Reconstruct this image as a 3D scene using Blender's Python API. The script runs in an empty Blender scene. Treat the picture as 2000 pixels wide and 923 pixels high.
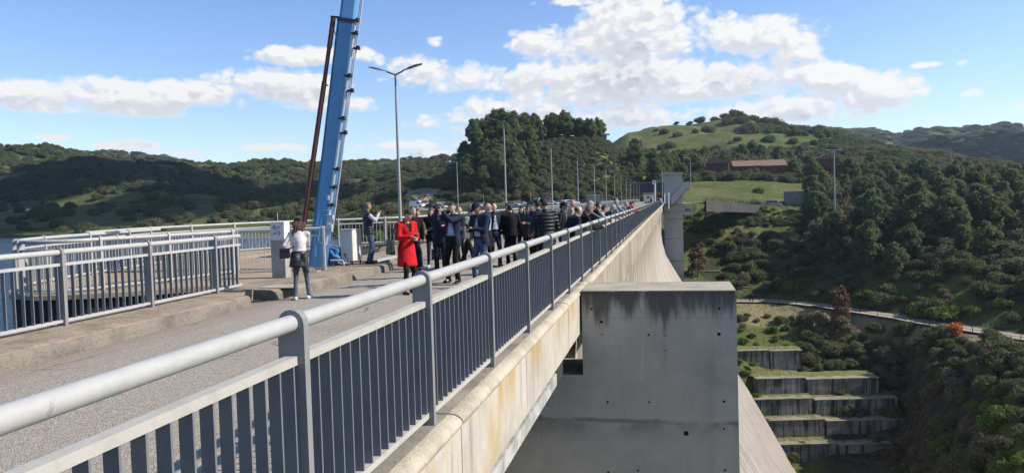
import bpy, bmesh, math, random
import numpy as np
from mathutils import Vector, Matrix, noise as mnoise
SC = bpy.context.scene
COL = SC.collection
PI = math.pi
rad = math.radians
# ------------------------------------------------------------------ camera
CAMZ = 1.615
YAW, PITCH, ROLL, FPX = .2044, .0457, -.0283, 1500.0
_F = np.array([-math.sin(YAW)*math.cos(PITCH), math.cos(YAW)*math.cos(PITCH), -math.sin(PITCH)])
_R0 = np.array([math.cos(YAW), math.sin(YAW), 0.0]); _U0 = np.cross(_R0, _F)
_R = _R0*math.cos(ROLL)+_U0*math.sin(ROLL); _U = _U0*math.cos(ROLL)-_R0*math.sin(ROLL)
cam = bpy.data.objects.new('camera', bpy.data.cameras.new('camera')); COL.objects.link(cam)
cam.data.sensor_width = 36.0; cam.data.lens = 36.0*FPX/2000.0
cam.data.clip_start = .05; cam.data.clip_end = 12000
M = Matrix(((_R[0], _U[0], -_F[0], 0), (_R[1], _U[1], -_F[1], 0), (_R[2], _U[2], -_F[2], CAMZ), (0, 0, 0, 1)))
cam.matrix_world = M
SC.camera = cam
SC.view_settings.view_transform = 'Standard'; SC.view_settings.look = 'None'
SC.view_settings.gamma = 1; SC.view_settings.exposure = .42
SC.view_settings.use_curve_mapping = False
SC.cycles.max_bounces = 5; SC.cycles.diffuse_bounces = 3; SC.cycles.glossy_bounces = 2
SC.cycles.transmission_bounces = 3; SC.cycles.transparent_max_bounces = 6; SC.cycles.volume_bounces = 0
SC.cycles.use_denoising = True
# ------------------------------------------------------------------ sun
SUN_EL = rad(37); SUN_AZ = rad(90-8)          # azimuth measured from +Y towards +X
SDIR = Vector((math.sin(SUN_AZ)*math.cos(SUN_EL), math.cos(SUN_AZ)*math.cos(SUN_EL), math.sin(SUN_EL)))
sun = bpy.data.objects.new('sun', bpy.data.lights.new('sun', 'SUN')); COL.objects.link(sun)
sun.data.energy = 5.0; sun.data.angle = rad(.55); sun.data.color = (1, .93, .83)
sun.rotation_euler = SDIR.to_track_quat('Z', 'Y').to_euler()
sun.location = (30, 0, 60)

def ray(x, y):
    """direction through a photo pixel (2000 wide); forward component 1"""
    return _F+_R*(x-1000)/FPX-_U*(y-461.5)/FPX
def at(x, y, d):
    r = ray(x, y)*d
    return Vector((r[0], r[1], r[2]+CAMZ))
def onz(x, y, z):
    d = ray(x, y); s = (z-CAMZ)/d[2]
    return Vector((d[0]*s, d[1]*s, z))
def onx(x, y, X):
    d = ray(x, y); s = X/d[0]
    return Vector((X, d[1]*s, d[2]*s+CAMZ))

# ------------------------------------------------------------------ node helpers
class NT:
    def __init__(s, tree): s.t = tree; s.n = tree.nodes; s.l = tree.links
    def new(s, typ, **kw):
        n = s.n.new(typ)
        for k, v in kw.items():
            if k.startswith('i_'): n.inputs[k[2:].replace('_', ' ')].default_value = v
            else: setattr(n, k, v)
        return n
    def set(s, sock, v):
        if hasattr(v, 'is_linked') or isinstance(v, bpy.types.NodeSocket): s.l.new(v, sock)
        elif v is not None: sock.default_value = v
    def math(s, op, a, b=None, c=None, clamp=False):
        n = s.n.new('ShaderNodeMath'); n.operation = op; n.use_clamp = clamp
        s.set(n.inputs[0], a); s.set(n.inputs[1], b); s.set(n.inputs[2], c); return n.outputs[0]
    def vmath(s, op, a, b=None):
        n = s.n.new('ShaderNodeVectorMath'); n.operation = op
        s.set(n.inputs[0], a); s.set(n.inputs[1], b); return n.outputs[0]
    def noise(s, vec, scale, detail=4, rough=.55, w=None, out=0):
        n = s.n.new('ShaderNodeTexNoise'); s.set(n.inputs['Vector'], vec)
        n.inputs['Scale'].default_value = scale; n.inputs['Detail'].default_value = detail; n.inputs['Roughness'].default_value = rough
        return n.outputs[out]
    def voro(s, vec, scale, out='Distance', feature='F1'):
        n = s.n.new('ShaderNodeTexVoronoi'); n.feature = feature; s.set(n.inputs['Vector'], vec); n.inputs['Scale'].default_value = scale
        return n.outputs[out]
    def ramp(s, fac, stops, interp='LINEAR'):
        n = s.n.new('ShaderNodeValToRGB'); s.set(n.inputs[0], fac); cr = n.color_ramp; cr.interpolation = interp
        while len(cr.elements) < len(stops): cr.elements.new(.5)
        for e, (p, c) in zip(cr.elements, stops):
            e.position = p; e.color = (c, c, c, 1) if isinstance(c, (int, float)) else (*c, 1)
        return n.outputs[0]
    def mix(s, fac, a, b, blend='MIX'):
        n = s.n.new('ShaderNodeMix'); n.data_type = 'RGBA'; n.blend_type = blend
        s.set(n.inputs[0], fac)
        s.set(n.inputs[6], (*a, 1) if isinstance(a, tuple) and len(a) == 3 else a)
        s.set(n.inputs[7], (*b, 1) if isinstance(b, tuple) and len(b) == 3 else b)
        return n.outputs[2]
    def mapr(s, v, a, b, c=0.0, d=1.0, smooth=True):
        n = s.n.new('ShaderNodeMapRange'); n.interpolation_type = 'SMOOTHSTEP' if smooth else 'LINEAR'
        s.set(n.inputs[0], v); s.set(n.inputs[1], a); s.set(n.inputs[2], b); s.set(n.inputs[3], c); s.set(n.inputs[4], d); return n.outputs[0]
    def scalev(s, vec, sc):
        n = s.n.new('ShaderNodeMapping'); s.set(n.inputs[0], vec); n.inputs['Scale'].default_value = sc; return n.outputs[0]
    def sep(s, vec):
        n = s.n.new('ShaderNodeSeparateXYZ'); s.set(n.inputs[0], vec); return n.outputs
    def comb(s, x, y, z):
        n = s.n.new('ShaderNodeCombineXYZ'); s.set(n.inputs[0], x); s.set(n.inputs[1], y); s.set(n.inputs[2], z); return n.outputs[0]
    def bump(s, h, strength=.3, dist=.02):
        n = s.n.new('ShaderNodeBump'); s.set(n.inputs['Height'], h); n.inputs['Strength'].default_value = strength; n.inputs['Distance'].default_value = dist
        return n.outputs[0]

def mat(name, color=(.5, .5, .5), rough=.7, metal=0.0, spec=.3):
    m = bpy.data.materials.new(name); m.use_nodes = True
    t = NT(m.node_tree); b = t.n['Principled BSDF']
    b.inputs['Base Color'].default_value = (*color, 1); b.inputs['Roughness'].default_value = rough
    b.inputs['Metallic'].default_value = metal; b.inputs['Specular IOR Level'].default_value = spec
    m['_t'] = 1
    t.b = b; t.m = m
    return t
def pos(t):
    return t.new('ShaderNodeNewGeometry').outputs['Position']

# ------------------------------------------------------------------ world: sky with clouds
W = bpy.data.worlds.new('World'); SC.world = W; W.use_nodes = True; W.cycles.sampling_method = 'MANUAL'; W.cycles.sample_map_resolution = 256
t = NT(W.node_tree); bg = t.n['Background']
sky = t.new('ShaderNodeTexSky', sky_type='NISHITA', sun_disc=False, sun_elevation=SUN_EL, sun_rotation=SUN_AZ,
            altitude=200, air_density=1.0, dust_density=.25, ozone_density=1.6)
dirv = t.new('ShaderNodeTexCoord').outputs['Generated']
# (centre x, centre y, half width, half height, weight) of every cloud, given as photo pixels -> turned into azimuth / elevation
CL = [(1250,70,230,75,1),(1110,88,150,42,.9),(1300,30,150,60,1),(1480,75,125,52,1),(1545,95,60,42,.9),(1230,150,300,50,.9),(1400,160,230,50,.9),
      (1130,190,290,48,.85),(1690,185,130,52,1),(1640,160,80,34,.9),(1560,215,220,36,.8),(950,165,150,45,.85),(1000,205,180,34,.75),(1180,235,190,30,.8),
      (600,112,110,27,.95),(690,105,70,24,.9),(300,190,290,38,.9),(420,172,150,28,.8),(80,186,150,30,.85),(560,172,150,42,.95),(650,205,95,22,.9),(200,215,200,22,.7),
      (820,150,90,40,.7),(790,120,60,25,.6),(102,269,36,9,.8),(250,284,62,10,.8),(540,289,72,12,.9),(350,300,60,8,.5),(800,284,80,12,.8),(840,300,60,8,.7),(1100,4,70,14,.8),
      (1903,182,40,13,.45),(1805,128,34,9,.7),(1985,203,50,14,.45),(852,84,16,13,.3),(1000,250,130,22,.55),(880,235,90,18,.5),(1880,122,14,9,.3),(740,285,50,8,.4),(1000,278,140,14,.6),
      (-300,190,240,50,.9),(-350,90,150,50,.9),(2300,120,200,60,.9),(2450,210,160,30,.8),(1900,-160,300,80,.8),(600,-200,280,60,.8),(1300,-130,240,70,.8),(-100,-250,260,80,.8)]
grp = bpy.data.node_groups.new('cloud_cover', 'ShaderNodeTree')
grp.interface.new_socket('Vector', in_out='INPUT', socket_type='NodeSocketVector')
grp.interface.new_socket('Cover', in_out='OUTPUT', socket_type='NodeSocketFloat')
g = NT(grp); gi = g.new('NodeGroupInput'); go = g.new('NodeGroupOutput')
v = gi.outputs[0]; X, Y, Z = g.sep(v)
az = g.math('ARCTAN2', X, Y); el = g.math('ARCSINE', Z)
p3 = g.scalev(v, (1, 1, 1.45))
warp = g.noise(p3, 12, 3, .6, out=1)
p3 = g.vmath('ADD', p3, g.vmath('MULTIPLY', g.vmath('SUBTRACT', warp, (.5, .5, .5)), (.05, .05, .05)))
def billow(sc, sm=.35):
    n = g.new('ShaderNodeTexVoronoi'); n.feature = 'F1'; g.l.new(p3, n.inputs['Vector']); n.inputs['Scale'].default_value = sc
    return g.math('SUBTRACT', .45, n.outputs['Distance'])
n1 = g.noise(p3, 7, 3, .55); n3 = g.noise(p3, 60, 4, .65)
wob = g.math('ADD', g.math('MULTIPLY', g.math('SUBTRACT', n1, .5), 1.5), g.math('MULTIPLY', g.math('SUBTRACT', n3, .5), .9))
for sc_, am_ in ((15, .9), (34, .65), (76, .45)): wob = g.math('ADD', wob, g.math('MULTIPLY', billow(sc_), am_))
wob = g.math('ADD', wob, .12)
acc = None
for (cx, cy, rx, ry, w) in CL:
    c = ray(cx, cy); c = c/np.linalg.norm(c); a0 = math.atan2(c[0], c[1]); e0 = math.asin(c[2])
    e = ray(cx+rx, cy); e = e/np.linalg.norm(e); ra = abs(math.atan2(e[0], e[1])-a0)
    e = ray(cx, cy-ry); e = e/np.linalg.norm(e); re_ = abs(math.asin(e[2])-e0)
    da = g.math('MULTIPLY', g.math('SUBTRACT', az, a0), 1/ra); de = g.math('MULTIPLY', g.math('SUBTRACT', el, e0), 1/re_)
    # flatter underside than top
    de = g.math('MULTIPLY', de, g.math('MULTIPLY_ADD', g.math('LESS_THAN', de, 0), .25, 1.0))
    r2 = g.math('ADD', g.math('MULTIPLY', da, da), g.math('MULTIPLY', de, de))
    f = g.math('MULTIPLY', g.math('SUBTRACT', 1.0, r2), w)
    f = g.math('MAXIMUM', f, -1.6)
    acc = f if acc is None else g.math('SMOOTH_MAX', acc, f, .35)
wobm = g.mapr(acc, -1.4, .1, .6, 1.0)
cov = g.math('ADD', acc, g.math('MULTIPLY', wob, wobm))
cov = g.math('MINIMUM', cov, 4); g.l.new(cov, go.inputs[0])
def cover(vec):
    n = t.n.new('ShaderNodeGroup'); n.node_tree = grp; t.l.new(vec, n.inputs[0]); return n.outputs[0]
c0 = cover(dirv)
c1 = cover(t.vmath('NORMALIZE', t.vmath('ADD', dirv, (.007, .0, .010))))
c2 = cover(t.vmath('NORMALIZE', t.vmath('ADD', dirv, (.012, .0, .048))))
mask = t.mapr(c0, -.05, .6)
relief = t.mapr(t.math('SUBTRACT', c0, c1), -.40, .40)
shade = t.math('MULTIPLY', t.mapr(c2, .15, 1.5), t.mapr(c0, .25, 1.1))
body = t.mix(t.math('MULTIPLY', shade, .85), (.97, .975, .99), (.47, .52, .60))
ccol = t.mix(t.math('MULTIPLY', t.math('SUBTRACT', 1, relief), t.mapr(c0, .1, .6, .15, .5)), body, (.52, .56, .63))
ccol = t.mix(t.mapr(relief, .55, 1.0, 0, .55), ccol, (1.04, 1.02, .99))
ccol = t.vmath('MULTIPLY', ccol, (5.9, 5.9, 5.9))
hsv = t.new('ShaderNodeHueSaturation'); t.l.new(sky.outputs[0], hsv.inputs['Color']); hsv.inputs['Saturation'].default_value = 1.12
skyc = t.vmath('MULTIPLY', hsv.outputs[0], (.97, .975, 1.12))
col = t.mix(t.math('MULTIPLY', mask, .98), skyc, ccol)
t.l.new(col, bg.inputs[0]); bg.inputs[1].default_value = .125

# ------------------------------------------------------------------ mesh helpers
class MB:
    def __init__(s): s.v = []; s.f = []; s.m = []; s.sm = []
    def add(s, vs, fs, mi=0, smooth=False):
        o = len(s.v); s.v += [tuple(p) for p in vs]
        for f in fs: s.f.append(tuple(i+o for i in f)); s.m.append(mi); s.sm.append(smooth)
        return s
    def box(s, x0, x1, y0, y1, z0, z1, mi=0):
        return s.add([(x0,y0,z0),(x1,y0,z0),(x1,y1,z0),(x0,y1,z0),(x0,y0,z1),(x1,y0,z1),(x1,y1,z1),(x0,y1,z1)],
                     [(0,3,2,1),(4,5,6,7),(0,1,5,4),(1,2,6,5),(2,3,7,6),(3,0,4,7)], mi)
    def obox(s, c, ax, ay, az, mi=0):
        c, ax, ay, az = map(Vector, (c, ax, ay, az)); vs = []
        for k in (-1, 1):
            for (i, j) in ((-1,-1),(1,-1),(1,1),(-1,1)): vs.append(c+ax*i+ay*j+az*k)
        return s.add(vs, [(0,3,2,1),(4,5,6,7),(0,1,5,4),(1,2,6,5),(2,3,7,6),(3,0,4,7)], mi)
    def beam(s, a, b, w, h, mi=0, up=(0,0,1)):
        a, b = Vector(a), Vector(b); d = b-a; u = Vector(up)
        side = d.cross(u)
        if side.length < 1e-6: side = Vector((1,0,0))
        side.normalize(); u = side.cross(d).normalized()
        return s.obox((a+b)/2, side*w/2, d/2, u*h/2, mi)
    def prism(s, poly, fn, mi=0):
        """poly: 2d points (counter-clockwise); fn(p, k) -> 3d for k in 0, 1"""
        n = len(poly); vs = [fn(p, 0) for p in poly]+[fn(p, 1) for p in poly]
        return s.add(vs, [tuple(range(n))[::-1], tuple(range(n, 2*n))]+[(i, (i+1) % n, (i+1) % n+n, i+n) for i in range(n)], mi)
    def tube(s, pts, r, n=10, mi=0, closed=False, smooth=True, cap=True):
        pts = [Vector(p) for p in pts]; m = len(pts); rs = r if hasattr(r, '__len__') else [r]*m
        vs = []; prev = None
        for i, p in enumerate(pts):
            a = pts[(i-1) % m] if (closed or i) else pts[0]; b = pts[(i+1) % m] if (closed or i < m-1) else pts[-1]
            d = (b-a).normalized()
            u = Vector((0,0,1)) if abs(d.z) < .95 else Vector((0,1,0))
            if prev is not None and prev.cross(d).length > .05: u = prev
            sd = d.cross(u).normalized(); u = sd.cross(d).normalized(); prev = u
            for k in range(n):
                an = 2*PI*k/n; vs.append(p+(sd*math.cos(an)+u*math.sin(an))*rs[i])
        fs = []
        for i in range(m if closed else m-1):
            j = (i+1) % m
            for k in range(n): fs.append((i*n+k, i*n+(k+1) % n, j*n+(k+1) % n, j*n+k))
        s.add(vs, fs, mi, smooth)
        if cap and not closed: s.add([vs[k] for k in range(n)], [tuple(range(n))], mi); s.add([vs[(m-1)*n+k] for k in range(n)], [tuple(range(n))[::-1]], mi)
        return s
    def ell(s, c, rx, ry, rz, R=None, nu=14, nv=9, mi=0):
        c = Vector(c); vs = []; fs = []
        R = R or Matrix.Identity(3)
        for j in range(nv+1):
            th = PI*j/nv
            for i in range(nu):
                ph = 2*PI*i/nu; vs.append(c+R @ Vector((rx*math.sin(th)*math.cos(ph), ry*math.sin(th)*math.sin(ph), rz*math.cos(th))))
        for j in range(nv):
            for i in range(nu):
                a, b, c2, d = j*nu+i, j*nu+(i+1) % nu, (j+1)*nu+(i+1) % nu, (j+1)*nu+i
                if j == 0: fs.append((a, d, c2))
                elif j == nv-1: fs.append((a, d, b))
                else: fs.append((a, d, c2, b))
        return s.add(vs, fs, mi, True)
    def capsule(s, a, b, ra, rb, n=12, mi=0, sx=1.0, side=None):
        a, b = Vector(a), Vector(b); d = (b-a).normalized()
        pts = []; rs = []
        for k in range(4): th = PI/2*k/4; pts.append(a-d*ra*math.cos(th)); rs.append(max(ra*math.sin(th), 1e-4))
        pts.append(a); rs.append(ra); pts.append(b); rs.append(rb)
        for k in range(1, 5): th = PI/2*k/4; pts.append(b+d*rb*math.sin(th)); rs.append(max(rb*math.cos(th), 1e-4))
        return s.tube(pts, rs, n, mi, cap=False)
    def mesh(s, name, mats):
        me = bpy.data.meshes.new(name); me.from_pydata(s.v, [], s.f)
        for m in (mats if isinstance(mats, (list, tuple)) else [mats]): me.materials.append(m)
        me.polygons.foreach_set('material_index', s.m); me.polygons.foreach_set('use_smooth', s.sm)
        me.update(); return me
    def build(s, name, mats, parent=None, loc=None, bevel=0):
        o = bpy.data.objects.new(name, s.mesh(name, mats)); COL.objects.link(o)
        if parent is not None: o.parent = parent
        if loc is not None: o.location = loc
        if bevel:
            b = o.modifiers.new('bevel', 'BEVEL'); b.width = bevel; b.segments = 2; b.limit_method = 'ANGLE'; b.angle_limit = rad(40)
        return o
def tag(o, label=None, cat=None, group=None, kind=None):
    if label: o['label'] = label
    if cat: o['category'] = cat
    if group: o['group'] = group
    if kind: o['kind'] = kind
    return o
def empty(name, loc=(0,0,0), rz=0, label=None, cat=None, group=None):
    o = bpy.data.objects.new(name, None); COL.objects.link(o); o.location = loc; o.rotation_euler = (0, 0, rz); o.empty_display_size = .2
    return tag(o, label, cat, group)
def copy_tree(o, parent=None):
    c = o.copy(); COL.objects.link(c); c.parent = parent
    for ch in list(o.children): copy_tree(ch, c)
    return c
def lerp(a, b, k): return a+(b-a)*k
# ------------------------------------------------------------------ materials
def concrete(name, base, dark, stain=.5, scale=1.0, rough=.9, streak=.4, warm=None, warmamt=0, bumpd=.01, ztop=None, zfall=1.0, topdark=0, fine=40):
    t = mat(name, base, rough, 0, .2); p = pos(t)
    n1 = t.noise(p, .9*scale, 6, .65); n2 = t.noise(p, 6*scale, 5, .6); n3 = t.noise(p, fine, 3, .6)
    st = t.noise(t.scalev(p, (4.5*scale, 4.5*scale, .32*scale)), 1.0, 6, .65)
    f = t.math('MULTIPLY', t.mapr(n1, .38, .68), stain)
    c = t.mix(f, base, dark)
    c = t.mix(t.mapr(n2, .5, .75, 0, .3), c, tuple(min(1, b*1.25) for b in base))
    c = t.mix(t.mapr(st, .52, .72, 0, streak), c, dark)
    if warm: c = t.mix(t.mapr(t.noise(t.scalev(p, (.6, .8, .35)), 1.0, 5, .6), .5, .68, 0, warmamt), c, warm)
    if ztop is not None:
        z = t.sep(p)[2]
        fz = t.mapr(z, ztop-zfall, ztop, 0, 1)
        stz = t.noise(t.scalev(p, (2.6, 2.6, .25)), 1.0, 5, .65)
        k = t.mapr(t.math('ADD', stz, t.math('MULTIPLY', fz, .32)), .62, .8, 0, topdark)
        c = t.mix(t.math('MULTIPLY', k, t.mapr(z, ztop-zfall*1.9, ztop-.3*zfall)), c, tuple(d*.35 for d in dark))
    c = t.mix(t.mapr(n3, .35, .7, 0, .18), c, tuple(d*.8 for d in dark))
    t.l.new(c, t.b.inputs['Base Color'])
    h = t.math('ADD', t.math('MULTIPLY', n2, .7), t.math('MULTIPLY', n3, .45))
    t.l.new(t.bump(h, .6, bumpd), t.b.inputs['Normal'])
    return t.m
M_pier = concrete('pier_concrete', (.50,.465,.39), (.29,.275,.235), .55, .8, ztop=0, zfall=.95, topdark=.95, streak=.28, fine=55)
M_top = concrete('pier_top_concrete', (.42,.38,.30), (.20,.18,.14), .5, 1.6, fine=60, bumpd=.015)
M_parapet = concrete('parapet_concrete', (.50,.46,.38), (.19,.175,.14), .35, 1.0, warm=(.43,.29,.12), warmamt=.8, streak=.7, fine=60)
M_parfar = concrete('stained_parapet_concrete', (.36,.31,.235), (.14,.115,.085), .6, .6, streak=.8, fine=20)
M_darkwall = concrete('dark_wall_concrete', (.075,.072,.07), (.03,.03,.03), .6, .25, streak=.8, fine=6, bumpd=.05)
M_ledge = concrete('ledge_concrete', (.30,.27,.215), (.14,.125,.095), .8, 1.5, bumpd=.02, fine=45)
M_nose = concrete('ledge_rounded_edge', (.48,.43,.33), (.25,.22,.16), .6, 2.5, bumpd=.03, fine=30)
M_dam = concrete('dam_face_concrete', (.33,.295,.245), (.17,.15,.12), .5, .25, streak=.5, fine=12, bumpd=.03)
M_farconc = concrete('far_concrete', (.25,.25,.235), (.10,.10,.095), .6, .35, streak=.6, fine=8, bumpd=.03)
M_tower = concrete('tower_concrete', (.42,.40,.36), (.26,.245,.215), .5, .25, streak=.35, fine=8, bumpd=.02)
M_block = concrete('block_wall_concrete', (.25,.235,.21), (.035,.035,.03), .6, .3, streak=.95, fine=6, bumpd=.05)
M_blocktop = concrete('block_top_concrete', (.30,.27,.21), (.15,.14,.08), .6, .3, warm=(.10,.12,.03), warmamt=.8, fine=6, bumpd=.05)
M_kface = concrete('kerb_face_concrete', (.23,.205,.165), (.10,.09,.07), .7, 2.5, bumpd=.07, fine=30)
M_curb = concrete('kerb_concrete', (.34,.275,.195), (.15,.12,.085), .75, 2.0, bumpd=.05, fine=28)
M_walk = concrete('walkway_concrete', (.36,.285,.20), (.20,.155,.105), .55, 1.2, bumpd=.02, fine=50)
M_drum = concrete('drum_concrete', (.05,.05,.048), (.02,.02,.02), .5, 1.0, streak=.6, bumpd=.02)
M_pillar = concrete('pillar_concrete', (.36,.34,.31), (.2,.185,.165), .5, 2.2, bumpd=.01)
M_whitewash = concrete('flaking_white_paint', (.72,.71,.69), (.38,.35,.32), .55, 5, bumpd=.01)
def m_dam_joints(m):
    t = NT(m.node_tree); b = t.n['Principled BSDF']; p = pos(t); y = t.sep(p)[1]; z = t.sep(p)[2]
    src = b.inputs['Base Color'].links[0].from_socket
    w = t.noise(t.scalev(p, (.5,.5,.06)), 1.0, 4, .6)
    k = t.math('ABSOLUTE', t.math('SUBTRACT', t.math('FRACT', t.math('MULTIPLY', t.math('ADD', y, t.math('MULTIPLY', w, .25)), 1/3.0)), .5))
    j = t.mapr(k, .0, .075, .95, 0)
    c = t.mix(j, src, (.12,.105,.085))
    strip = t.noise(t.scalev(p, (.02,.9,.02)), 1.0, 3, .6)
    c = t.mix(t.math('MULTIPLY', t.mapr(strip, .42,.6,0,.6), t.mapr(z, -18, -8)), c, (.52,.47,.39))
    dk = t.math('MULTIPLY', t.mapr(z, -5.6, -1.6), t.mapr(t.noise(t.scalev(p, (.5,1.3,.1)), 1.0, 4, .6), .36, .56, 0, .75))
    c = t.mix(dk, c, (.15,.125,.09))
    t.l.new(c, b.inputs['Base Color'])
m_dam_joints(M_dam)

t = mat('road_asphalt', (.25,.23,.2), .95, 0, .15); p = pos(t)
v1 = t.voro(p, 75, 'Color'); v1v = t.sep(v1)[0]; vd = t.voro(p, 75)
n = t.noise(p, .6, 5, .6); n5 = t.noise(p, 14, 4, .7)
c = t.ramp(v1v, [(0,(.17,.15,.125)),(.3,(.31,.275,.225)),(.7,(.38,.337,.276)),(1,(.50,.45,.375))])
c = t.mix(t.mapr(n, .35, .7, 0, .4), c, (.36,.315,.25)); c = t.mix(t.mapr(n5, .4,.7,0,.3), c, (.25,.215,.17))
lane = t.noise(t.scalev(p, (1.1, .03, 1)), 1.0, 3, .5); c = t.mix(t.mapr(lane, .5, .68, 0, .35), c, (.24,.21,.17))
cr1 = t.voro(t.vmath('ADD', p, t.vmath('MULTIPLY', t.noise(p, 1.5, 4, .6, out=1), (.5,.5,.5))), .42, 'Distance', 'DISTANCE_TO_EDGE'); c = t.mix(t.math('MULTIPLY', t.mapr(cr1, .0, .012, .8, 0), t.mapr(n, .45, .6)), c, (.09,.08,.065))
c = t.mix(t.mapr(t.noise(p, .35, 2, .5), .60, .63, 0, .28), c, (.22,.20,.165))
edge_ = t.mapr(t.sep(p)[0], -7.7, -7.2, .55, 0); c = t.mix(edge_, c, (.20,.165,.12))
t.l.new(c, t.b.inputs['Base Color'])
t.l.new(t.bump(t.math('ADD', t.math('SUBTRACT', 1, vd), t.math('MULTIPLY', n5, .5)), .7, .012), t.b.inputs['Normal'])
M_road = t.m
t = mat('far_asphalt', (.24,.235,.22), .9, 0, .2); p = pos(t)
t.l.new(t.mix(t.noise(p, .4, 4), (.22,.205,.175), (.32,.295,.25)), t.b.inputs['Base Color']); M_farroad = t.m

def metal(name, base, dark, rough=.45, metalv=.0, sc=6, amt=.35, spec=.4):
    t = mat(name, base, rough, metalv, spec); p = pos(t)
    n1 = t.noise(p, sc, 5, .65); n2 = t.noise(p, sc*9, 3, .6)
    c = t.mix(t.mapr(n1, .42, .72, 0, amt), base, dark); c = t.mix(t.mapr(n2, .5, .8, 0, amt*.6), c, dark)
    t.l.new(c, t.b.inputs['Base Color'])
    t.l.new(t.mapr(n1, .3, .7, rough-.08, rough+.15), t.b.inputs['Roughness'])
    t.l.new(t.bump(n2, .12, .004), t.b.inputs['Normal'])
    return t.m
M_rail = metal('weathered_grey_paint', (.235,.235,.23), (.15,.15,.15), .5, .0, 5, .5)
M_bal = metal('baluster_grey_paint', (.165,.17,.18), (.11,.115,.125), .5, .0, 5, .5)
M_tube = metal('galvanised_handrail', (.40,.395,.375), (.27,.27,.26), .42, .0, 4, .4)
t = NT(M_tube.node_tree); b = t.n['Principled BSDF']; p = pos(t)
pt = t.mapr(t.noise(p, 5.5, 4, .65), .63, .66, 0, .7)
t.l.new(t.mix(pt, b.inputs['Base Color'].links[0].from_socket, (.24,.25,.26)), b.inputs['Base Color'])
M_midrail = metal('chalky_midrail', (.42,.40,.355), (.28,.265,.235), .6, .0, 7, .55)
M_lrail = metal('light_grey_rail', (.40,.395,.375), (.26,.26,.25), .5, .0, 5, .45)
M_blue = metal('faded_blue_paint', (.045,.165,.35), (.03,.10,.23), .42, 0, 1.6, .55)
M_bluel = metal('pale_blue_paint', (.10,.27,.50), (.07,.2,.38), .42, 0, 2, .5)
M_rust = metal('red_brown_paint', (.085,.028,.024), (.06,.025,.022), .5, 0, 3, .5)
M_steel = metal('pale_steel', (.52,.56,.60), (.3,.33,.36), .35, .4, 4, .4)
M_dark = metal('dark_steel', (.035,.037,.042), (.02,.02,.02), .45, .3, 8, .3)
M_cab = metal('cabinet_grey', (.58,.575,.54), (.42,.41,.37), .5, 0, 3, .35)
M_pole = metal('lamp_pole_galvanised', (.33,.335,.33), (.22,.225,.22), .5, .2, 2, .4)
M_lamphead = mat('lamp_head_dark', (.085,.087,.09), .4).m
M_lens = mat('lamp_lens_pale', (.5,.52,.54), .2).m
M_pitch = mat('shadow_black_rubber', (.012,.012,.012), .9).m
M_white = mat('white_paint', (.75,.75,.74), .5).m
M_sign_dark = mat('sign_dark_blue', (.05,.06,.12), .5).m
M_yellow = mat('lichen_yellow', (.55,.42,.06), .9).m

# water
t = mat('reservoir_water', (.012,.035,.075), .12, 0, .5); p = pos(t)
t.b.inputs['IOR'].default_value = 1.33
h = t.math('ADD', t.noise(t.scalev(p, (1,.5,1)), 1.3, 4, .6), t.math('MULTIPLY', t.noise(p, .16, 3), 1.2))
t.l.new(t.bump(h, .9, .35), t.b.inputs['Normal']); M_water = t.m

# ground
t = mat('hill_ground', (.1,.12,.05), .95, 0, .1); p = pos(t); X, Y, Z = t.sep(p)
nbig = t.noise(p, .012, 5, .6); nmid = t.noise(p, .08, 5, .65); nfine = t.noise(p, 1.2, 5, .7); nf2 = t.noise(p, .35, 4, .7)
grass = t.mix(nfine, (.06,.09,.022), (.125,.15,.045)); grass = t.mix(t.mapr(nf2, .4,.65,0,.6), grass, (.13,.125,.055))
dirt = t.mix(nfine, (.10,.085,.05), (.17,.14,.09))
scrub = t.mix(nfine, (.03,.042,.018), (.06,.075,.03))
c = t.mix(t.mapr(nmid, .45, .6), grass, scrub)
c = t.mix(t.mapr(nf2, .56, .68, 0, .7), c, dirt)
at1 = t.new('ShaderNodeAttribute', attribute_name='meadow'); at2 = t.new('ShaderNodeAttribute', attribute_name='rocky'); at3 = t.new('ShaderNodeAttribute', attribute_name='sandy')
mead = t.mix(t.mapr(nmid, .35,.65), (.075,.105,.025), (.135,.145,.045)); mead = t.mix(t.mapr(t.noise(p,.05,6,.7),.45,.62,0,.75), mead, (.17,.155,.07)); mead = t.mix(t.mapr(nfine,.35,.7,0,.45), mead, (.06,.075,.025))
c = t.mix(t.math('MULTIPLY', at1.outputs['Fac'], t.mapr(nf2, .2, .45, .7, 1)), c, mead)
rk = t.mix(t.mapr(t.noise(t.scalev(p, (1,1,.6)), .6, 7, .75), .38,.66), (.028,.027,.022), (.10,.085,.065)); rk = t.mix(t.mapr(nf2,.5,.62,0,.8), rk, (.035,.05,.02))
c = t.mix(at2.outputs['Fac'], c, rk)
sd = t.mix(nfine, (.25,.20,.12), (.36,.30,.19)); c = t.mix(t.math('MULTIPLY', at3.outputs['Fac'], t.mapr(nf2,.3,.6,.45,1)), c, sd)
t.l.new(c, t.b.inputs['Base Color'])
t.l.new(t.bump(t.math('ADD', t.math('MULTIPLY', nf2, 2), nfine), 1.0, .5), t.b.inputs['Normal'])
M_ground = t.m

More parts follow.
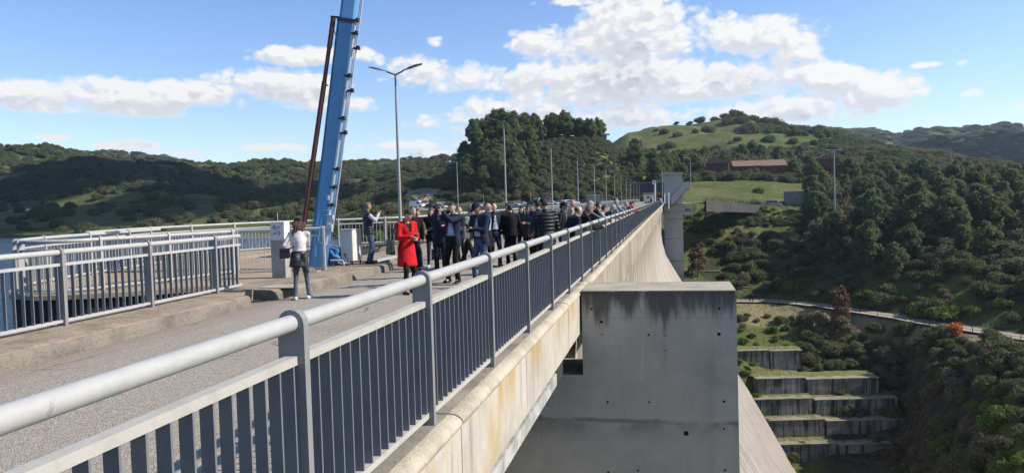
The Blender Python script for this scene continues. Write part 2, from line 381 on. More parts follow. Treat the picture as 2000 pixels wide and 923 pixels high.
def leafmat(name, a, b, c3, tr=.18):
    t = mat(name, a, .8, 0, .15); p = pos(t); oi = t.new('ShaderNodeObjectInfo').outputs['Random']
    gi_ = t.new('ShaderNodeNewGeometry').outputs['Random Per Island']
    col = t.mix(gi_, a, b); col = t.mix(t.math('MULTIPLY', oi, .8), col, c3)
    col = t.mix(t.mapr(t.noise(p, .8, 3), .4,.65,0,.35), col, tuple(k*.55 for k in a))
    t.l.new(col, t.b.inputs['Base Color'])
    tb = t.new('ShaderNodeBsdfTranslucent'); t.l.new(col, tb.inputs[0])
    ms = t.new('ShaderNodeMixShader'); ms.inputs[0].default_value = tr
    t.l.new(t.b.outputs[0], ms.inputs[1]); t.l.new(tb.outputs[0], ms.inputs[2]); t.l.new(ms.outputs[0], t.n['Material Output'].inputs[0])
    return t.m
M_leaf_bush = leafmat('maquis_leaf', (.08,.105,.042), (.16,.185,.085), (.15,.14,.075), .45)
M_leaf_pine = leafmat('pine_needle', (.085,.12,.055), (.165,.20,.10), (.17,.19,.08), .45)
M_leaf_olive = leafmat('grey_leaf', (.12,.13,.075), (.22,.215,.13), (.19,.17,.09), .4)
M_leaf_bright = leafmat('fresh_green_leaf', (.09,.15,.025), (.16,.23,.045), (.12,.17,.04), .3)
M_leaf_brown = leafmat('rusty_leaf', (.15,.085,.055), (.22,.13,.085), (.17,.10,.06))
M_leaf_orange = leafmat('orange_leaf', (.45,.11,.03), (.6,.18,.05), (.5,.12,.03))
M_leaf_dark = leafmat('dark_cypress_leaf', (.02,.032,.02), (.035,.05,.028), (.03,.04,.025), .1)
M_bark = concrete('bark', (.12,.095,.07), (.06,.045,.035), .5, 3, bumpd=.05)

# ------------------------------------------------------------------ terrain: rows of (depth, photo y) or (depth, 'z', height) for each azimuth column
TC = {
-700: [(120,'z',-16),(260,'z',-9),(300,450),(360,430),(430,405),(500,375),(600,345),(740,315),(900,325),(1100,330),(1300,315),(1700,320),(2600,330)],
-300: [(120,'z',-16),(290,'z',-9),(330,458),(400,432),(470,405),(540,380),(620,335),(750,292),(900,305),(1100,315),(1300,306),(1700,310),(2600,330)],
0: [(120,'z',-16),(300,'z',-9),(335,458),(400,433),(470,408),(540,380),(620,335),(750,290),(900,305),(1100,315),(1300,300),(1700,310),(2600,330)],
110: [(120,'z',-16),(305,'z',-9),(335,458),(400,432),(450,408),(520,375),(620,335),(750,304),(900,318),(1100,318),(1300,306),(1700,305),(2600,325)],
220: [(120,'z',-16),(310,'z',-9),(345,455),(400,428),(450,405),(500,370),(560,338),(640,330),(800,338),(1000,330),(1300,310),(1700,312),(2600,325)],
310: [(120,'z',-16),(300,'z',-9),(340,452),(400,428),(450,405),(500,368),(550,336),(600,326),(760,340),(1000,335),(1300,316),(1700,318),(2600,325)],
440: [(120,'z',-16),(285,'z',-9),(330,448),(390,425),(440,405),(500,382),(560,365),(640,352),(780,348),(1000,342),(1300,334),(1700,336),(2600,335)],
520: [(120,'z',-16),(270,'z',-9),(320,445),(380,425),(440,408),(500,388),(570,368),(680,348),(800,333),(1000,340),(1300,340),(1700,335),(2600,335)],
640: [(110,'z',-16),(225,'z',-9),(270,440),(340,425),(420,408),(500,388),(580,368),(660,345),(770,329),(1000,340),(1300,335),(1700,335),(2600,335)],
740: [(90,'z',-15),(150,'z',-8),(190,430),(240,415),(330,404),(460,388),(560,365),(650,340),(740,322),(950,330),(1300,332),(1700,335),(2600,335)],
800: [(80,'z',-14),(140,'z',-8),(190,'z',-3),(225,'z',-.7),(262,'z',-.3),(330,378),(420,362),(560,345),(720,318),(950,330),(1300,330),(1700,335),(2600,335)],
850: [(70,'z',-14),(130,'z',-8),(185,'z',-2.5),(222,'z',-.6),(265,'z',-.2),(330,368),(400,362),(540,345),(700,316),(950,330),(1300,330),(1700,335),(2600,335)],
890: [(60,'z',-14),(125,'z',-8),(185,'z',-2.5),(222,'z',-.6),(268,'z',-.2),(315,372),(360,362),(520,345),(680,318),(950,330),(1300,330),(1700,335),(2600,335)],
925: [(55,'z',-14),(120,'z',-8),(185,'z',-2.5),(222,'z',-.6),(272,'z',0),(300,352),(325,305),(350,280),(380,276),(450,310),(1000,330),(1500,335),(2600,335)],
1000: [(50,'z',-14),(120,'z',-8),(190,'z',-2),(224,'z',-.6),(275,'z',0),(300,350),(325,300),(350,268),(375,262),(450,305),(1000,330),(1500,335),(2600,335)],
1100: [(40,'z',-14),(120,'z',-8),(190,'z',-2),(226,'z',-.6),(278,'z',0),(300,348),(322,303),(345,270),(370,263),(450,305),(1000,325),(1500,330),(2600,330)],
1170: [(35,'z',-14),(120,'z',-8),(190,'z',-2),(230,'z',-.6),(280,'z',0),(298,350),(318,305),(338,275),(360,268),(450,305),(900,300),(1300,320),(2600,330)],
1230: [(30,'z',-14),(120,'z',-8),(190,'z',-2),(236,'z',-.5),(284,'z',0),(296,365),(310,335),(330,318),(350,312),(450,312),(700,268),(1000,300),(2600,320)],
1290: [(25,'z',-20),(120,'z',-20),(190,'z',-8),(240,'z',-.5),(286,'z',0),(297,375),(310,352),(335,340),(380,332),(480,320),(700,252),(900,280),(2600,300)],
1325: [(25,'z',-52),(130,'z',-46),(147,'z',-33),(188,'z',-25.1),(194,'z',-24.9),(212,505),(232,404),(290,358),(345,350),(460,322),(700,250),(900,268),(2600,290)],
1400: [(60,'z',-52),(133,'z',-47),(147,'z',-32.5),(188,'z',-25.1),(194,'z',-24.9),(213,500),(233,404),(290,357),(340,347),(460,318),(700,244),(900,262),(2600,285)],
1440: [(60,'z',-52),(134,'z',-47),(147,'z',-32),(188,'z',-25.1),(194,'z',-24.9),(214,495),(234,403),(290,356),(340,345),(460,315),(700,240),(900,258),(2600,280)],
1500: [(60,'z',-53),(135,905),(148,740),(186,'z',-25.1),(192,'z',-24.9),(214,490),(235,402),(290,356),(340,340),(460,310),(690,242),(900,262),(2500,275)],
1560: [(60,'z',-53),(135,908),(149,740),(181,'z',-25.1),(187,'z',-24.9),(210,487),(235,404),(285,362),(340,342),(450,310),(680,250),(900,268),(2400,270)],
1620: [(60,'z',-53),(133,906),(149,738),(174,'z',-25.1),(180,'z',-24.9),(202,485),(232,415),(280,375),(340,345),(450,312),(660,262),(900,275),(2200,258)],
1700: [(60,'z',-53),(132,912),(149,742),(163,'z',-25.1),(169,'z',-24.9),(190,500),(225,430),(270,388),(330,355),(420,320),(560,292),(800,305),(2000,262)],
1760: [(60,'z',-52),(130,912),(147,748),(156,'z',-25.1),(162,'z',-24.9),(182,508),(215,438),(260,395),(310,365),(390,332),(500,304),(780,320),(1900,268)],
1810: [(60,'z',-50),(117,905),(141,700),(149,'z',-25.1),(155,'z',-24.9),(175,515),(208,445),(248,402),(295,372),(370,340),(460,314),(760,330),(1800,262)],
1900: [(60,'z',-47),(106,880),(128,700),(140,'z',-25.1),(146,'z',-24.9),(162,535),(195,458),(235,412),(280,380),(345,350),(420,326),(720,340),(1750,256)],
2000: [(60,'z',-42),(97,850),(118,720),(131,'z',-25.1),(137,'z',-24.9),(152,555),(182,470),(220,424),(262,390),(320,360),(385,338),(680,350),(1700,254)],
2150: [(55,'z',-40),(88,860),(108,735),(121,'z',-25.1),(127,'z',-24.9),(142,560),(170,480),(205,435),(245,400),(300,365),(360,345),(650,355),(1700,255)],
2600: [(50,'z',-40),(75,'z',-36),(90,'z',-30),(100,'z',-25.1),(106,'z',-24.9),(120,'z',-14),(145,'z',-4),(180,'z',5),(220,'z',14),(260,'z',24),(320,'z',34),(500,'z',30),(1700,'z',90)],
}
cols = sorted(TC); AZ = []; RR = []; ZZ = []
for cx in cols:
    r0 = ray(cx, 395); hl = math.hypot(r0[0], r0[1]); AZ.append(math.atan2(r0[0], r0[1]))
    rr = []; zz = []
    for e in TC[cx]:
        d = e[0]; rr.append(d*hl)
        zz.append(e[2] if e[1] == 'z' else CAMZ+ray(cx, e[1])[2]*d)
    RR.append(rr); ZZ.append(zz)
# behind the camera: water on the reservoir side, the gorge on the other
AZ = [-PI-.01]+[-2.2]+AZ+[1.3, PI-.05, PI+.01]
RR = [RR[0], RR[0]]+RR+[RR[-1], RR[-1], RR[0]]; ZZ = [ZZ[0], ZZ[0]]+ZZ+[ZZ[-1], ZZ[-1], ZZ[0]]
AZ = np.array(AZ); RR = np.array(RR); ZZ = np.array(ZZ)
rng = np.random.RandomState(7)
_lat = rng.rand(64, 64)
def vnoise(x, y):
    xi = np.floor(x).astype(int); yi = np.floor(y).astype(int); fx = x-xi; fy = y-yi
    fx = fx*fx*(3-2*fx); fy = fy*fy*(3-2*fy)
    g_ = lambda a, b: _lat[a % 64, b % 64]
    return (g_(xi, yi)*(1-fx)+g_(xi+1, yi)*fx)*(1-fy)+(g_(xi, yi+1)*(1-fx)+g_(xi+1, yi+1)*fx)*fy-.5
def rowf(az, r):
    """per point: interpolated rows (r_i, z_i) of its azimuth; returns z and the fractional row"""
    k = np.clip(np.searchsorted(AZ, az)-1, 0, len(AZ)-2); f = (az-AZ[k])/(AZ[k+1]-AZ[k]); f = f*f*(3-2*f)*.5+f*.5
    r_ = RR[k]*(1-f)[:, None]+RR[k+1]*f[:, None]; z_ = ZZ[k]*(1-f)[:, None]+ZZ[k+1]*f[:, None]
    i = np.clip((r_ <= r[:, None]).sum(1)-1, 0, 11); n_ = np.arange(len(r))
    g_ = np.clip((r-r_[n_, i])/(r_[n_, i+1]-r_[n_, i]), 0, 1)
    return z_[n_, i]*(1-g_)+z_[n_, i+1]*g_, i+g_
AZP = math.atan2(*ray(1312, 395)[:2]); AZT = math.atan2(*ray(1790, 395)[:2])
def terr(x, y, full=False):
    x = np.atleast_1d(np.asarray(x, float)); y = np.atleast_1d(np.asarray(y, float))
    r = np.hypot(x, y); az = np.arctan2(x, y); z, row = rowf(az, r)
    flat = np.where(az > AZP, np.clip(np.abs(row-3.5)-.5, 0, .5)*2, np.clip(np.abs(row-3.5)-.7, 0, .5)*2)
    flat = flat*np.where((az > AZP) & (az < AZT) & (row > .8) & (row < 2.2), .15, 1)
    a = np.clip(r*.006, .3, 7)*flat
    nz = vnoise(x/60+3.1, y/60)*2.2*np.clip(r/400, .2, 3)+vnoise(x/19, y/19+7)*1.3+vnoise(x/7+5, y/7)*.5
    z = z+a*nz*.8
    return (z, row, az) if full else z
def tz(x, y): return float(terr(x, y)[0])
def pxaz(px): r_ = ray(px, 395); return math.atan2(r_[0], r_[1])
def onground(px, d):
    """a point of the ground at the azimuth of photo column px and depth d"""
    r_ = ray(px, 395)*d; return Vector((r_[0], r_[1], tz(r_[0], r_[1])))

a0, a1 = pxaz(-120), pxaz(2120)
azs = np.concatenate([np.linspace(-PI, a0, 60)[:-1], np.linspace(a0, a1, 620), np.linspace(a1, PI, 60)[1:]])
rs = np.concatenate([np.geomspace(20, 110, 22)[:-1], np.geomspace(110, 500, 190)[:-1], np.geomspace(500, 2700, 110)])
A, Rg = np.meshgrid(azs, rs, indexing='ij'); xs = (np.sin(A)*Rg).ravel(); ys = (np.cos(A)*Rg).ravel()
zz, row, azf = terr(xs, ys, True)
na, nr = len(azs), len(rs)
V = np.stack([xs, ys, zz], 1)
idx = np.arange(na*nr).reshape(na, nr)
q = np.stack([idx[:-1, :-1], idx[1:, :-1], idx[1:, 1:], idx[:-1, 1:]], -1).reshape(-1, 4)[:, ::-1]
me = bpy.data.meshes.new('hillside_terrain'); me.vertices.add(len(V)); me.vertices.foreach_set('co', V.ravel())
me.loops.add(q.size); me.loops.foreach_set('vertex_index', q.ravel()); me.polygons.add(len(q))
me.polygons.foreach_set('loop_start', np.arange(0, q.size, 4)); me.polygons.foreach_set('loop_total', np.full(len(q), 4)); me.update(calc_edges=True)
me.polygons.foreach_set('use_smooth', np.ones(len(q), bool)); me.materials.append(M_ground)
pxs = lambda p_: pxaz(p_)
def band(v, a, b, s): return np.clip((v-a)/s, 0, 1)*np.clip((b-v)/s, 0, 1)
right = azf > AZP
big = vnoise(xs/70, ys/70)
mead = np.zeros(len(xs))
mead = np.maximum(mead, band(azf, pxs(1190), pxs(1610), .012)*band(row, 9.25, 11.2, .15))                     # grassy hill
mead = np.maximum(mead, band(azf, pxs(1326), pxs(1575), .006)*band(row, 6.05, 7.5, .05))                     # lawn
mead = np.maximum(mead, band(azf, pxs(1380), pxs(1540), .008)*band(row, 5.2, 6.0, .1)*.9)
mead = np.maximum(mead, band(azf, pxs(1430), pxs(1570), .006)*band(row, 2.2, 3.0, .1)*.7)
mead = np.maximum(mead, band(azf, pxs(-200), pxs(850), .02)*band(row, 1.3, 5.0, .4)*np.clip(big*3+.75, 0, .75))      # valley fields
mead = np.maximum(mead, band(azf, pxs(1326), pxs(1800), .01)*(row < 2.1)*.75)
mead = np.maximum(mead, band(azf, pxs(1880), pxs(2300), .01)*(row < 1.4)*.8)
rocky = band(azf, pxs(1590), pxs(1960), .012)*band(row, .7, 2.6, .35)
sandy = np.maximum(band(azf, pxs(1330), pxs(2400), .01)*band(row, 2.62, 3.05, .05)*.8, band(azf, pxs(790), pxs(888), .004)*band(row, 4.0, 6.0, .3)*.9)
sandy = np.maximum(sandy, band(azf, pxs(1120), pxs(1290), .01)*band(row, 5.0, 7.5, .5)*.25)
sandy = np.maximum(sandy, (~right)*(azf > pxs(-400))*band(row, .95, 1.3, .1)*.35)
for nm_, ar in (('meadow', mead), ('rocky', rocky), ('sandy', sandy)):
    at_ = me.attributes.new(nm_, 'FLOAT', 'POINT'); at_.data.foreach_set('value', ar.astype(np.float32))
o = bpy.data.objects.new('terrain', me); COL.objects.link(o); tag(o, kind='structure')
# base ground under everything
mb = MB(); mb.box(-3500, 3500, -3500, 3500, -60.8, -60); o = mb.build('ground', M_ground); tag(o, kind='structure')
# water: reservoir side of the dam only
mb = MB(); mb.add([(-2600,-2600,-8),(-9,-2600,-8),(-9,170,-8),(-60,330,-8),(-200,900,-8),(-2600,900,-8)], [(0,1,2,3,4,5)]); o = mb.build('water', M_water); tag(o, kind='structure')

def pier_details(m):
    t = NT(m.node_tree); b = t.n['Principled BSDF']; p = pos(t); x_, y_, z_ = t.sep(p); src = b.inputs['Base Color'].links[0].from_socket
    w = t.math('MULTIPLY', t.math('SUBTRACT', t.noise(p, 2.2, 5, .65), .5), .09); z2 = t.math('ADD', z_, w)
    c = t.mix(t.math('MULTIPLY', t.math('MULTIPLY', t.mapr(z2, -2.36, -2.30, 0, 1), t.mapr(z2, -2.27, -2.24, 1, 0)), t.mapr(t.noise(p, 1.6, 3, .6), .42, .6, .1, .75)), src, (.2,.19,.165))
    below = t.math('MULTIPLY', t.mapr(z2, -2.75, -2.32), t.mapr(z2, -2.30, -2.28, 1, 0)); c = t.mix(t.math('MULTIPLY', below, t.mapr(t.noise(p, 1.3, 5, .6), .35, .6, .15, .75)), c, (.20,.195,.17))
    c = t.mix(t.math('MULTIPLY', t.mapr(t.math('ABSOLUTE', t.math('ADD', z_, .47)), 0, .012, .5, 0), 1.0), c, (.25,.24,.2))
    top = t.math('MULTIPLY', t.mapr(z_, -.22, -.0), t.mapr(t.noise(p, 16, 5, .7), .38, .6)); c = t.mix(t.math('MULTIPLY', top, .8), c, (.07,.068,.058))
    sp = t.mapr(t.noise(p, 30, 3, .6), .70, .74, 0, .7); c = t.mix(sp, c, (.16,.155,.13))
    dr = t.math('MULTIPLY', t.mapr(t.noise(t.scalev(p, (11,11,.35)), 1.0, 4, .6), .66, .70, 0, .35), t.mapr(z_, -6, -2.4, .4, 1)); c = t.mix(dr, c, (.62,.60,.54))
    t.l.new(c, b.inputs['Base Color'])
pier_details(M_pier)
def parapet_details(m):
    t = NT(m.node_tree); b = t.n['Principled BSDF']; p = pos(t); z_ = t.sep(p)[2]; src = b.inputs['Base Color'].links[0].from_socket
    v = t.mapr(t.noise(t.scalev(p, (9,9,.9)), 1.0, 5, .7), .62, .70, 0, .75); c = t.mix(t.math('MULTIPLY', v, t.mapr(t.noise(p, .9, 3, .6), .42, .6)), src, (.10,.09,.07))
    r_ = t.mapr(t.noise(t.scalev(p, (1,1.1,.25)), 1.0, 4, .6), .50, .62, 0, .8); c = t.mix(t.math('MULTIPLY', r_, t.mapr(z_, -.55, -.1)), c, (.40,.27,.11))
    t.l.new(c, b.inputs['Base Color'])
parapet_details(M_parapet)
M_grassy = concrete('mossy_tread', (.12,.145,.04), (.20,.165,.09), .6, .6, fine=5, bumpd=.1)

def block_details(m):
    t = NT(m.node_tree); b = t.n['Principled BSDF']; p = pos(t); src = b.inputs['Base Color'].links[0].from_socket
    c = t.mix(t.mapr(t.noise(t.scalev(p, (1.1,1.1,.07)), 1.0, 5, .7), .50, .60, 0, .9), src, (.02,.02,.018)); c = t.mix(t.mapr(t.noise(t.scalev(p, (1.3,1.3,.09)), 1.0, 4, .6, out=0), .36, .42, .6, 0), c, (.36,.34,.29))
    t.l.new(c, b.inputs['Base Color'])
block_details(M_block)
# ------------------------------------------------------------------ dam, deck, road
Y0, Y1 = -45.0, 165.0
prof = [(-11.2,-.78),(-1.87,-.78),(-1.87,-1.2),(-1.98,-2.7),(-1.96,-5.0),(-1.86,-7.0),(-1.55,-8.5),(-1.03,-10.05),(-.15,-11.7),(1.2,-13.8),(6.9,-23.1),(12.7,-32.5),(21.6,-48.7),(26,-58),(-20,-58)]
mb = MB(); mb.prism(prof[::-1], lambda p_, k: (p_[0], (14.95, 139.8)[k], p_[1]))
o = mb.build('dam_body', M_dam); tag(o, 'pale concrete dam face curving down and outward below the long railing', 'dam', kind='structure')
prof2 = [(-11.2,-.78),(-1.88,-.78),(-1.88,-1.2),(-2.02,-6.2),(-1.8,-8.0),(-1.2,-10.5),(.3,-13.2),(2.2,-16.4),(2.2,-58),(-20,-58)]
mb = MB(); mb.prism(prof2[::-1], lambda p_, k: (p_[0]-.25*(k == 0)*0, (140.6, 164.8)[k], p_[1]))
mb.box(-10, -2.6, 139.8, 140.6, -58, -.8)
o = mb.build('dam_end_section', M_dam); tag(o, kind='structure')
mb = MB(); mb.prism([(-8.85,-.78),(-2.3,-.78),(-2.3,-1.6),(-3.5,-58),(-9,-58)][::-1], lambda p_, k: (p_[0], (Y0, -0.95)[k], p_[1]))
mb.prism([(-8.8,-1.9),(-3.4,-1.9),(-5.5,-58),(-9,-58)][::-1], lambda p_, k: (p_[0], (-.95, 13.4)[k], p_[1]))
o = mb.build('dam_near_section', M_dam); tag(o, kind='structure')
mb = MB(); mb.box(-8.8, -1.9, Y0, 14.9, -.78, -.25); mb.box(-11.2, -1.9, 14.9, 290, -.78, -.25); o = mb.build('bridge_deck', M_farconc); tag(o, kind='structure')
mb = MB(); NL = 60
vs = []; fs = []
for i in range(NL+1):
    y = lerp(Y0, 292, (i/NL)**2)
    for (x, z) in ((-11.2 if y > 15 else -8.7,-.212),(-7.9,-.2),(-6.5,-.172),(-4.5,-.135),(-2.03,-.12)): vs.append((x, y, z))
for i in range(NL):
    for j in range(4): fs.append((i*5+j, i*5+j+1, i*5+j+6, i*5+j+5))
mb.add(vs, fs); o = mb.build('road', M_road); tag(o, kind='structure')

# kerb and walkway on the reservoir side
def curb_piece(y0, y1, xe, x_in, seed):
    """rough concrete kerb with a worn rounded nose"""
    random.seed(seed); mb = MB(); n = max(2, int((y1-y0)/.35)); vs = []; fs = []; P = 8
    for i in range(n+1):
        y = lerp(y0, y1, i/n)
        e = (0 if y1-y0 > 60 else random.uniform(-.022, .022))
        rd = .09
        if i == 0 or i == n: e -= .09
        for (dx, z) in ((.045,-.26),(.02,-.12),(.0,-.05),(-.03,-.018),(-.09,.0),(-.3,.004),(-.8,.005)):
            vs.append((xe+dx+e*(z < .003), y, z+(random.uniform(-.008,.008) if -.2 < z < 0 else 0)))
        vs.append((x_in, y, .006))
    for i in range(n):
        for j in range(P-1): fs.append((i*P+j, i*P+j+1, (i+1)*P+j+1, (i+1)*P+j))
    mb.add(vs, fs, 0, True)
    for i in (0, n):
        k = [i*P+j for j in range(P)]; base = [vs[a] for a in k]+[(x_in, vs[i*P][1], -.26)]
        mb.add(base, [tuple(range(P+1)) if i else tuple(range(P+1))[::-1]], 1)
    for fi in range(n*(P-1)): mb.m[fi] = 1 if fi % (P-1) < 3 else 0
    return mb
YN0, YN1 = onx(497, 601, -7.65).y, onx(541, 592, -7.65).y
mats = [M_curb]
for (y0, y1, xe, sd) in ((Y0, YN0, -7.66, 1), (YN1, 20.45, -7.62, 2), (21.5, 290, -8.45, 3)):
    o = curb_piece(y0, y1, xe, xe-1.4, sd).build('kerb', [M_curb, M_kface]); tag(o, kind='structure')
mb = MB(); mb.box(-9.0, -8.15, YN0-.05, YN1+.05, -.27, .002); mb.box(-9.4, -8.75, 20.3, 21.6, -.27, .002); o = mb.build('kerb_recess', M_pitch if False else M_curb); tag(o, kind='structure')
# walkway slab and rounded platform over the reservoir
plat = [(-8.9,14.75),(-9.6,14.45),(-10.5,13.8),(-11.5,13.2),(-12.4,12.95),(-13.3,13.25),(-14.1,14.05),(-14.9,15.6),(-15.3,18.2),(-16.6,19.6),(-17.1,21.5),(-17.2,23.6),(-16.8,25.4),(-15.8,27.5),(-14.2,28.6),(-14.2,22.9),(-9.0,22.9)]
mb = MB(); mb.prism(plat[::-1], lambda p_, k: (p_[0], p_[1], (-.09, .003)[k])); 
o = mb.build('rounded_platform', M_walk); tag(o, 'rounded concrete platform jutting over the reservoir behind the front railing', 'platform', kind='structure')
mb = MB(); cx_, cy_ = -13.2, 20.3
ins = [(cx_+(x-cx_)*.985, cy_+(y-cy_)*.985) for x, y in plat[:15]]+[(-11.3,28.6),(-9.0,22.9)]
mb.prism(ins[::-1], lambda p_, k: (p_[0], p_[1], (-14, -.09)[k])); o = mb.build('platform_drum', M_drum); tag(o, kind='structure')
mb = MB(); mb.box(-8.98, -8.6, Y0, 20.4, -.5, .0035); mb.box(-8.9, -8.7, Y0, 14.8, -14, -.5); 
o = mb.build('walkway_edge', M_walk); tag(o, kind='structure')
mb = MB(); mb.box(-14.4, -9.0, 22.9, 30.6, -1.4, -1.2); mb.prism([(-14.4,28.5),(-10.9,31.2),(-10.9,31.8),(-14.4,29.3)], lambda p_, k: (p_[0], p_[1], (-1.4, -.02)[k]))
mb.box(-11.2, -9.2, 31.6, 290, -.26, .004)
o = mb.build('sidewalk', M_walk); tag(o, kind='structure')
mb = MB(); mb.obox(onz(556, 559, .012), (.42,0,0), (0,.28,0), (0,0,.008)); o = mb.build('cover_plate', M_top); tag(o, 'pale square cover plate lying on the walkway behind the woman in a black cap', 'cover plate')

# ------------------------------------------------------------------ parapet
root = empty('parapet_wall', (-1.6, 0, 0), 0, 'long weathered concrete parapet ledge carrying the right-hand railing', 'parapet')
yj = 5.6-3.16*5; k = 0
while yj < 164.8:
    ye = min(yj+3.16, 164.95); bot = -.75 if yj < 13.0 else -1.21
    pf = [(-2.03,.0),(-1.70,.001),(-1.66,-.003),(-1.632,-.012),(-1.604,-.030),(-1.590,-.052),(-1.586,-.072),(-1.596,-.088),(-1.602,-.10),(-1.602,bot),(-1.9,bot),(-2.03,-.3)]
    random.seed(int(yj*10)); jz = random.uniform(-.003, .003); jx = random.uniform(-.004, .004)
    mb = MB(); seg = 5 if yj < 20 else 1; vs = []; n = len(pf)
    for i in range(seg+1):
        y = lerp(yj+.012, ye-.012, i/seg)
        for (x, z) in pf: vs.append((x+1.6+jx, y, z+jz))
    fs = []
    mb.add(vs[:n], [tuple(range(n))]); mb.add(vs[seg*n:], [tuple(range(n))[::-1]])
    for i in range(seg):
        for j in range(n): fs.append((i*n+j, (i+1)*n+j, (i+1)*n+(j+1) % n, i*n+(j+1) % n))
    mb.add(vs, fs)
    for fi in range(len(mb.f)): 
        if fi >= 2:
            j = (fi-2) % n
            mb.m[fi] = 1 if j <= 0 else (2 if j <= 7 else 0); mb.sm[fi] = 0 < j < 8
    mb.build('panel', [M_parapet if yj < 12 else M_parfar, M_ledge, M_nose], root); yj += 3.16; k += 1
M_flange = concrete('stained_white_beam', (.46,.45,.42), (.17,.165,.15), .8, 2.5, streak=.5, fine=25)
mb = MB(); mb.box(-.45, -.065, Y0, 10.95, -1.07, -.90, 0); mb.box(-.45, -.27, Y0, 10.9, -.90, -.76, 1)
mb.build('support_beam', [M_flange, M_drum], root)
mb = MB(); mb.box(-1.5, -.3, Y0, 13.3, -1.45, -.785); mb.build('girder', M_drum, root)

# ------------------------------------------------------------------ piers
def pier(yc, label, batter=.0, near=False):
    root = empty('concrete_pier', (0, yc, 0), 0, label, 'pier', 'concrete piers beside the parapet')
    mb = MB(); x0, x1, d = -1.575, 1.07, 1.42
    vs = []
    for z, g in ((-1.5, .006), (-1.2, .0), (-.06, 0)):
        vs += [(x0, 0-g*.2, z), (x1+g*.25, 0-g*.2, z), (x1+g*.25, d, z), (x0, d, z)]
    fs = [(0,1,5,4),(1,2,6,5),(2,3,7,6),(3,0,4,7),(4,5,9,8),(5,6,10,9),(6,7,11,10),(7,4,8,11),(3,2,1,0)]
    mb.add(vs, fs)
    tp = [(x0,0),(x0+.5,-.004),(x0+1.2,.004),(x1-.4,-.004),(x1,0),(x1+.004,d*.5),(x1,d),(x0,d)]
    n = len(tp); o0 = [(x, y, -.0601) for x, y in tp]+[(x, y, -.012) for x, y in tp]+[(x+(-.012 if x > 0 else .004), y+(.012 if y < .5 else -.01), .0) for x, y in tp]
    f2 = [(i, (i+1) % n, (i+1) % n+n, i+n) for i in range(n)]+[(i+n, (i+1) % n+n, (i+1) % n+2*n, i+2*n) for i in range(n)]
    mb.add(o0, f2, 0); mb.add(o0[2*n:], [tuple(range(n))], 1)
    mb.build('shaft', [M_pier, M_top], root)
    mb = MB(); mb.prism([(-8.6,-58),(x1+.24,-58),(x1+.002,-1.5),(-8.6,-1.5)], lambda p_, k: (p_[0], (-.001-.0031*(-1.5-p_[1]), d)[k], p_[1])); mb.build('lower_wall', M_pier, root)
    return root
p1 = pier(13.48, 'broad grey concrete pier with black streaks and flat top beside the near parapet')
mb = MB()
for (x, y, r) in ((1340,845,.042),(1175,628,.026),(1187,784,.02),(1268,784,.017),(1414,783,.022),(1267,653,.018),(1414,836,.017),(1181,630,.01),(1300,655,.012),(1404,652,.03),(1246,917,.018),(1188,921,.02),(1300,684,.012),(1416,917,.02),(1176,652,.012),(1405,602,.02),(1155,603,.02)):
    r_ = ray(x, y); s = 13.478/r_[1]; c = Vector((r_[0]*s, -.004-.0, r_[2]*s+CAMZ)); n = 12
    if c.z < -1.5: c.y -= .004+(-c.z-1.5)*.0031
    MB().add([c+Vector((r*math.cos(2*PI*i/n)*(1+.12*math.sin(3*i)), 0, r*math.sin(2*PI*i/n))) for i in range(n)], [tuple(range(n))]).build('tie_hole', M_pitch, p1)
p0 = pier(-.75, 'near concrete pier under the viewpoint')

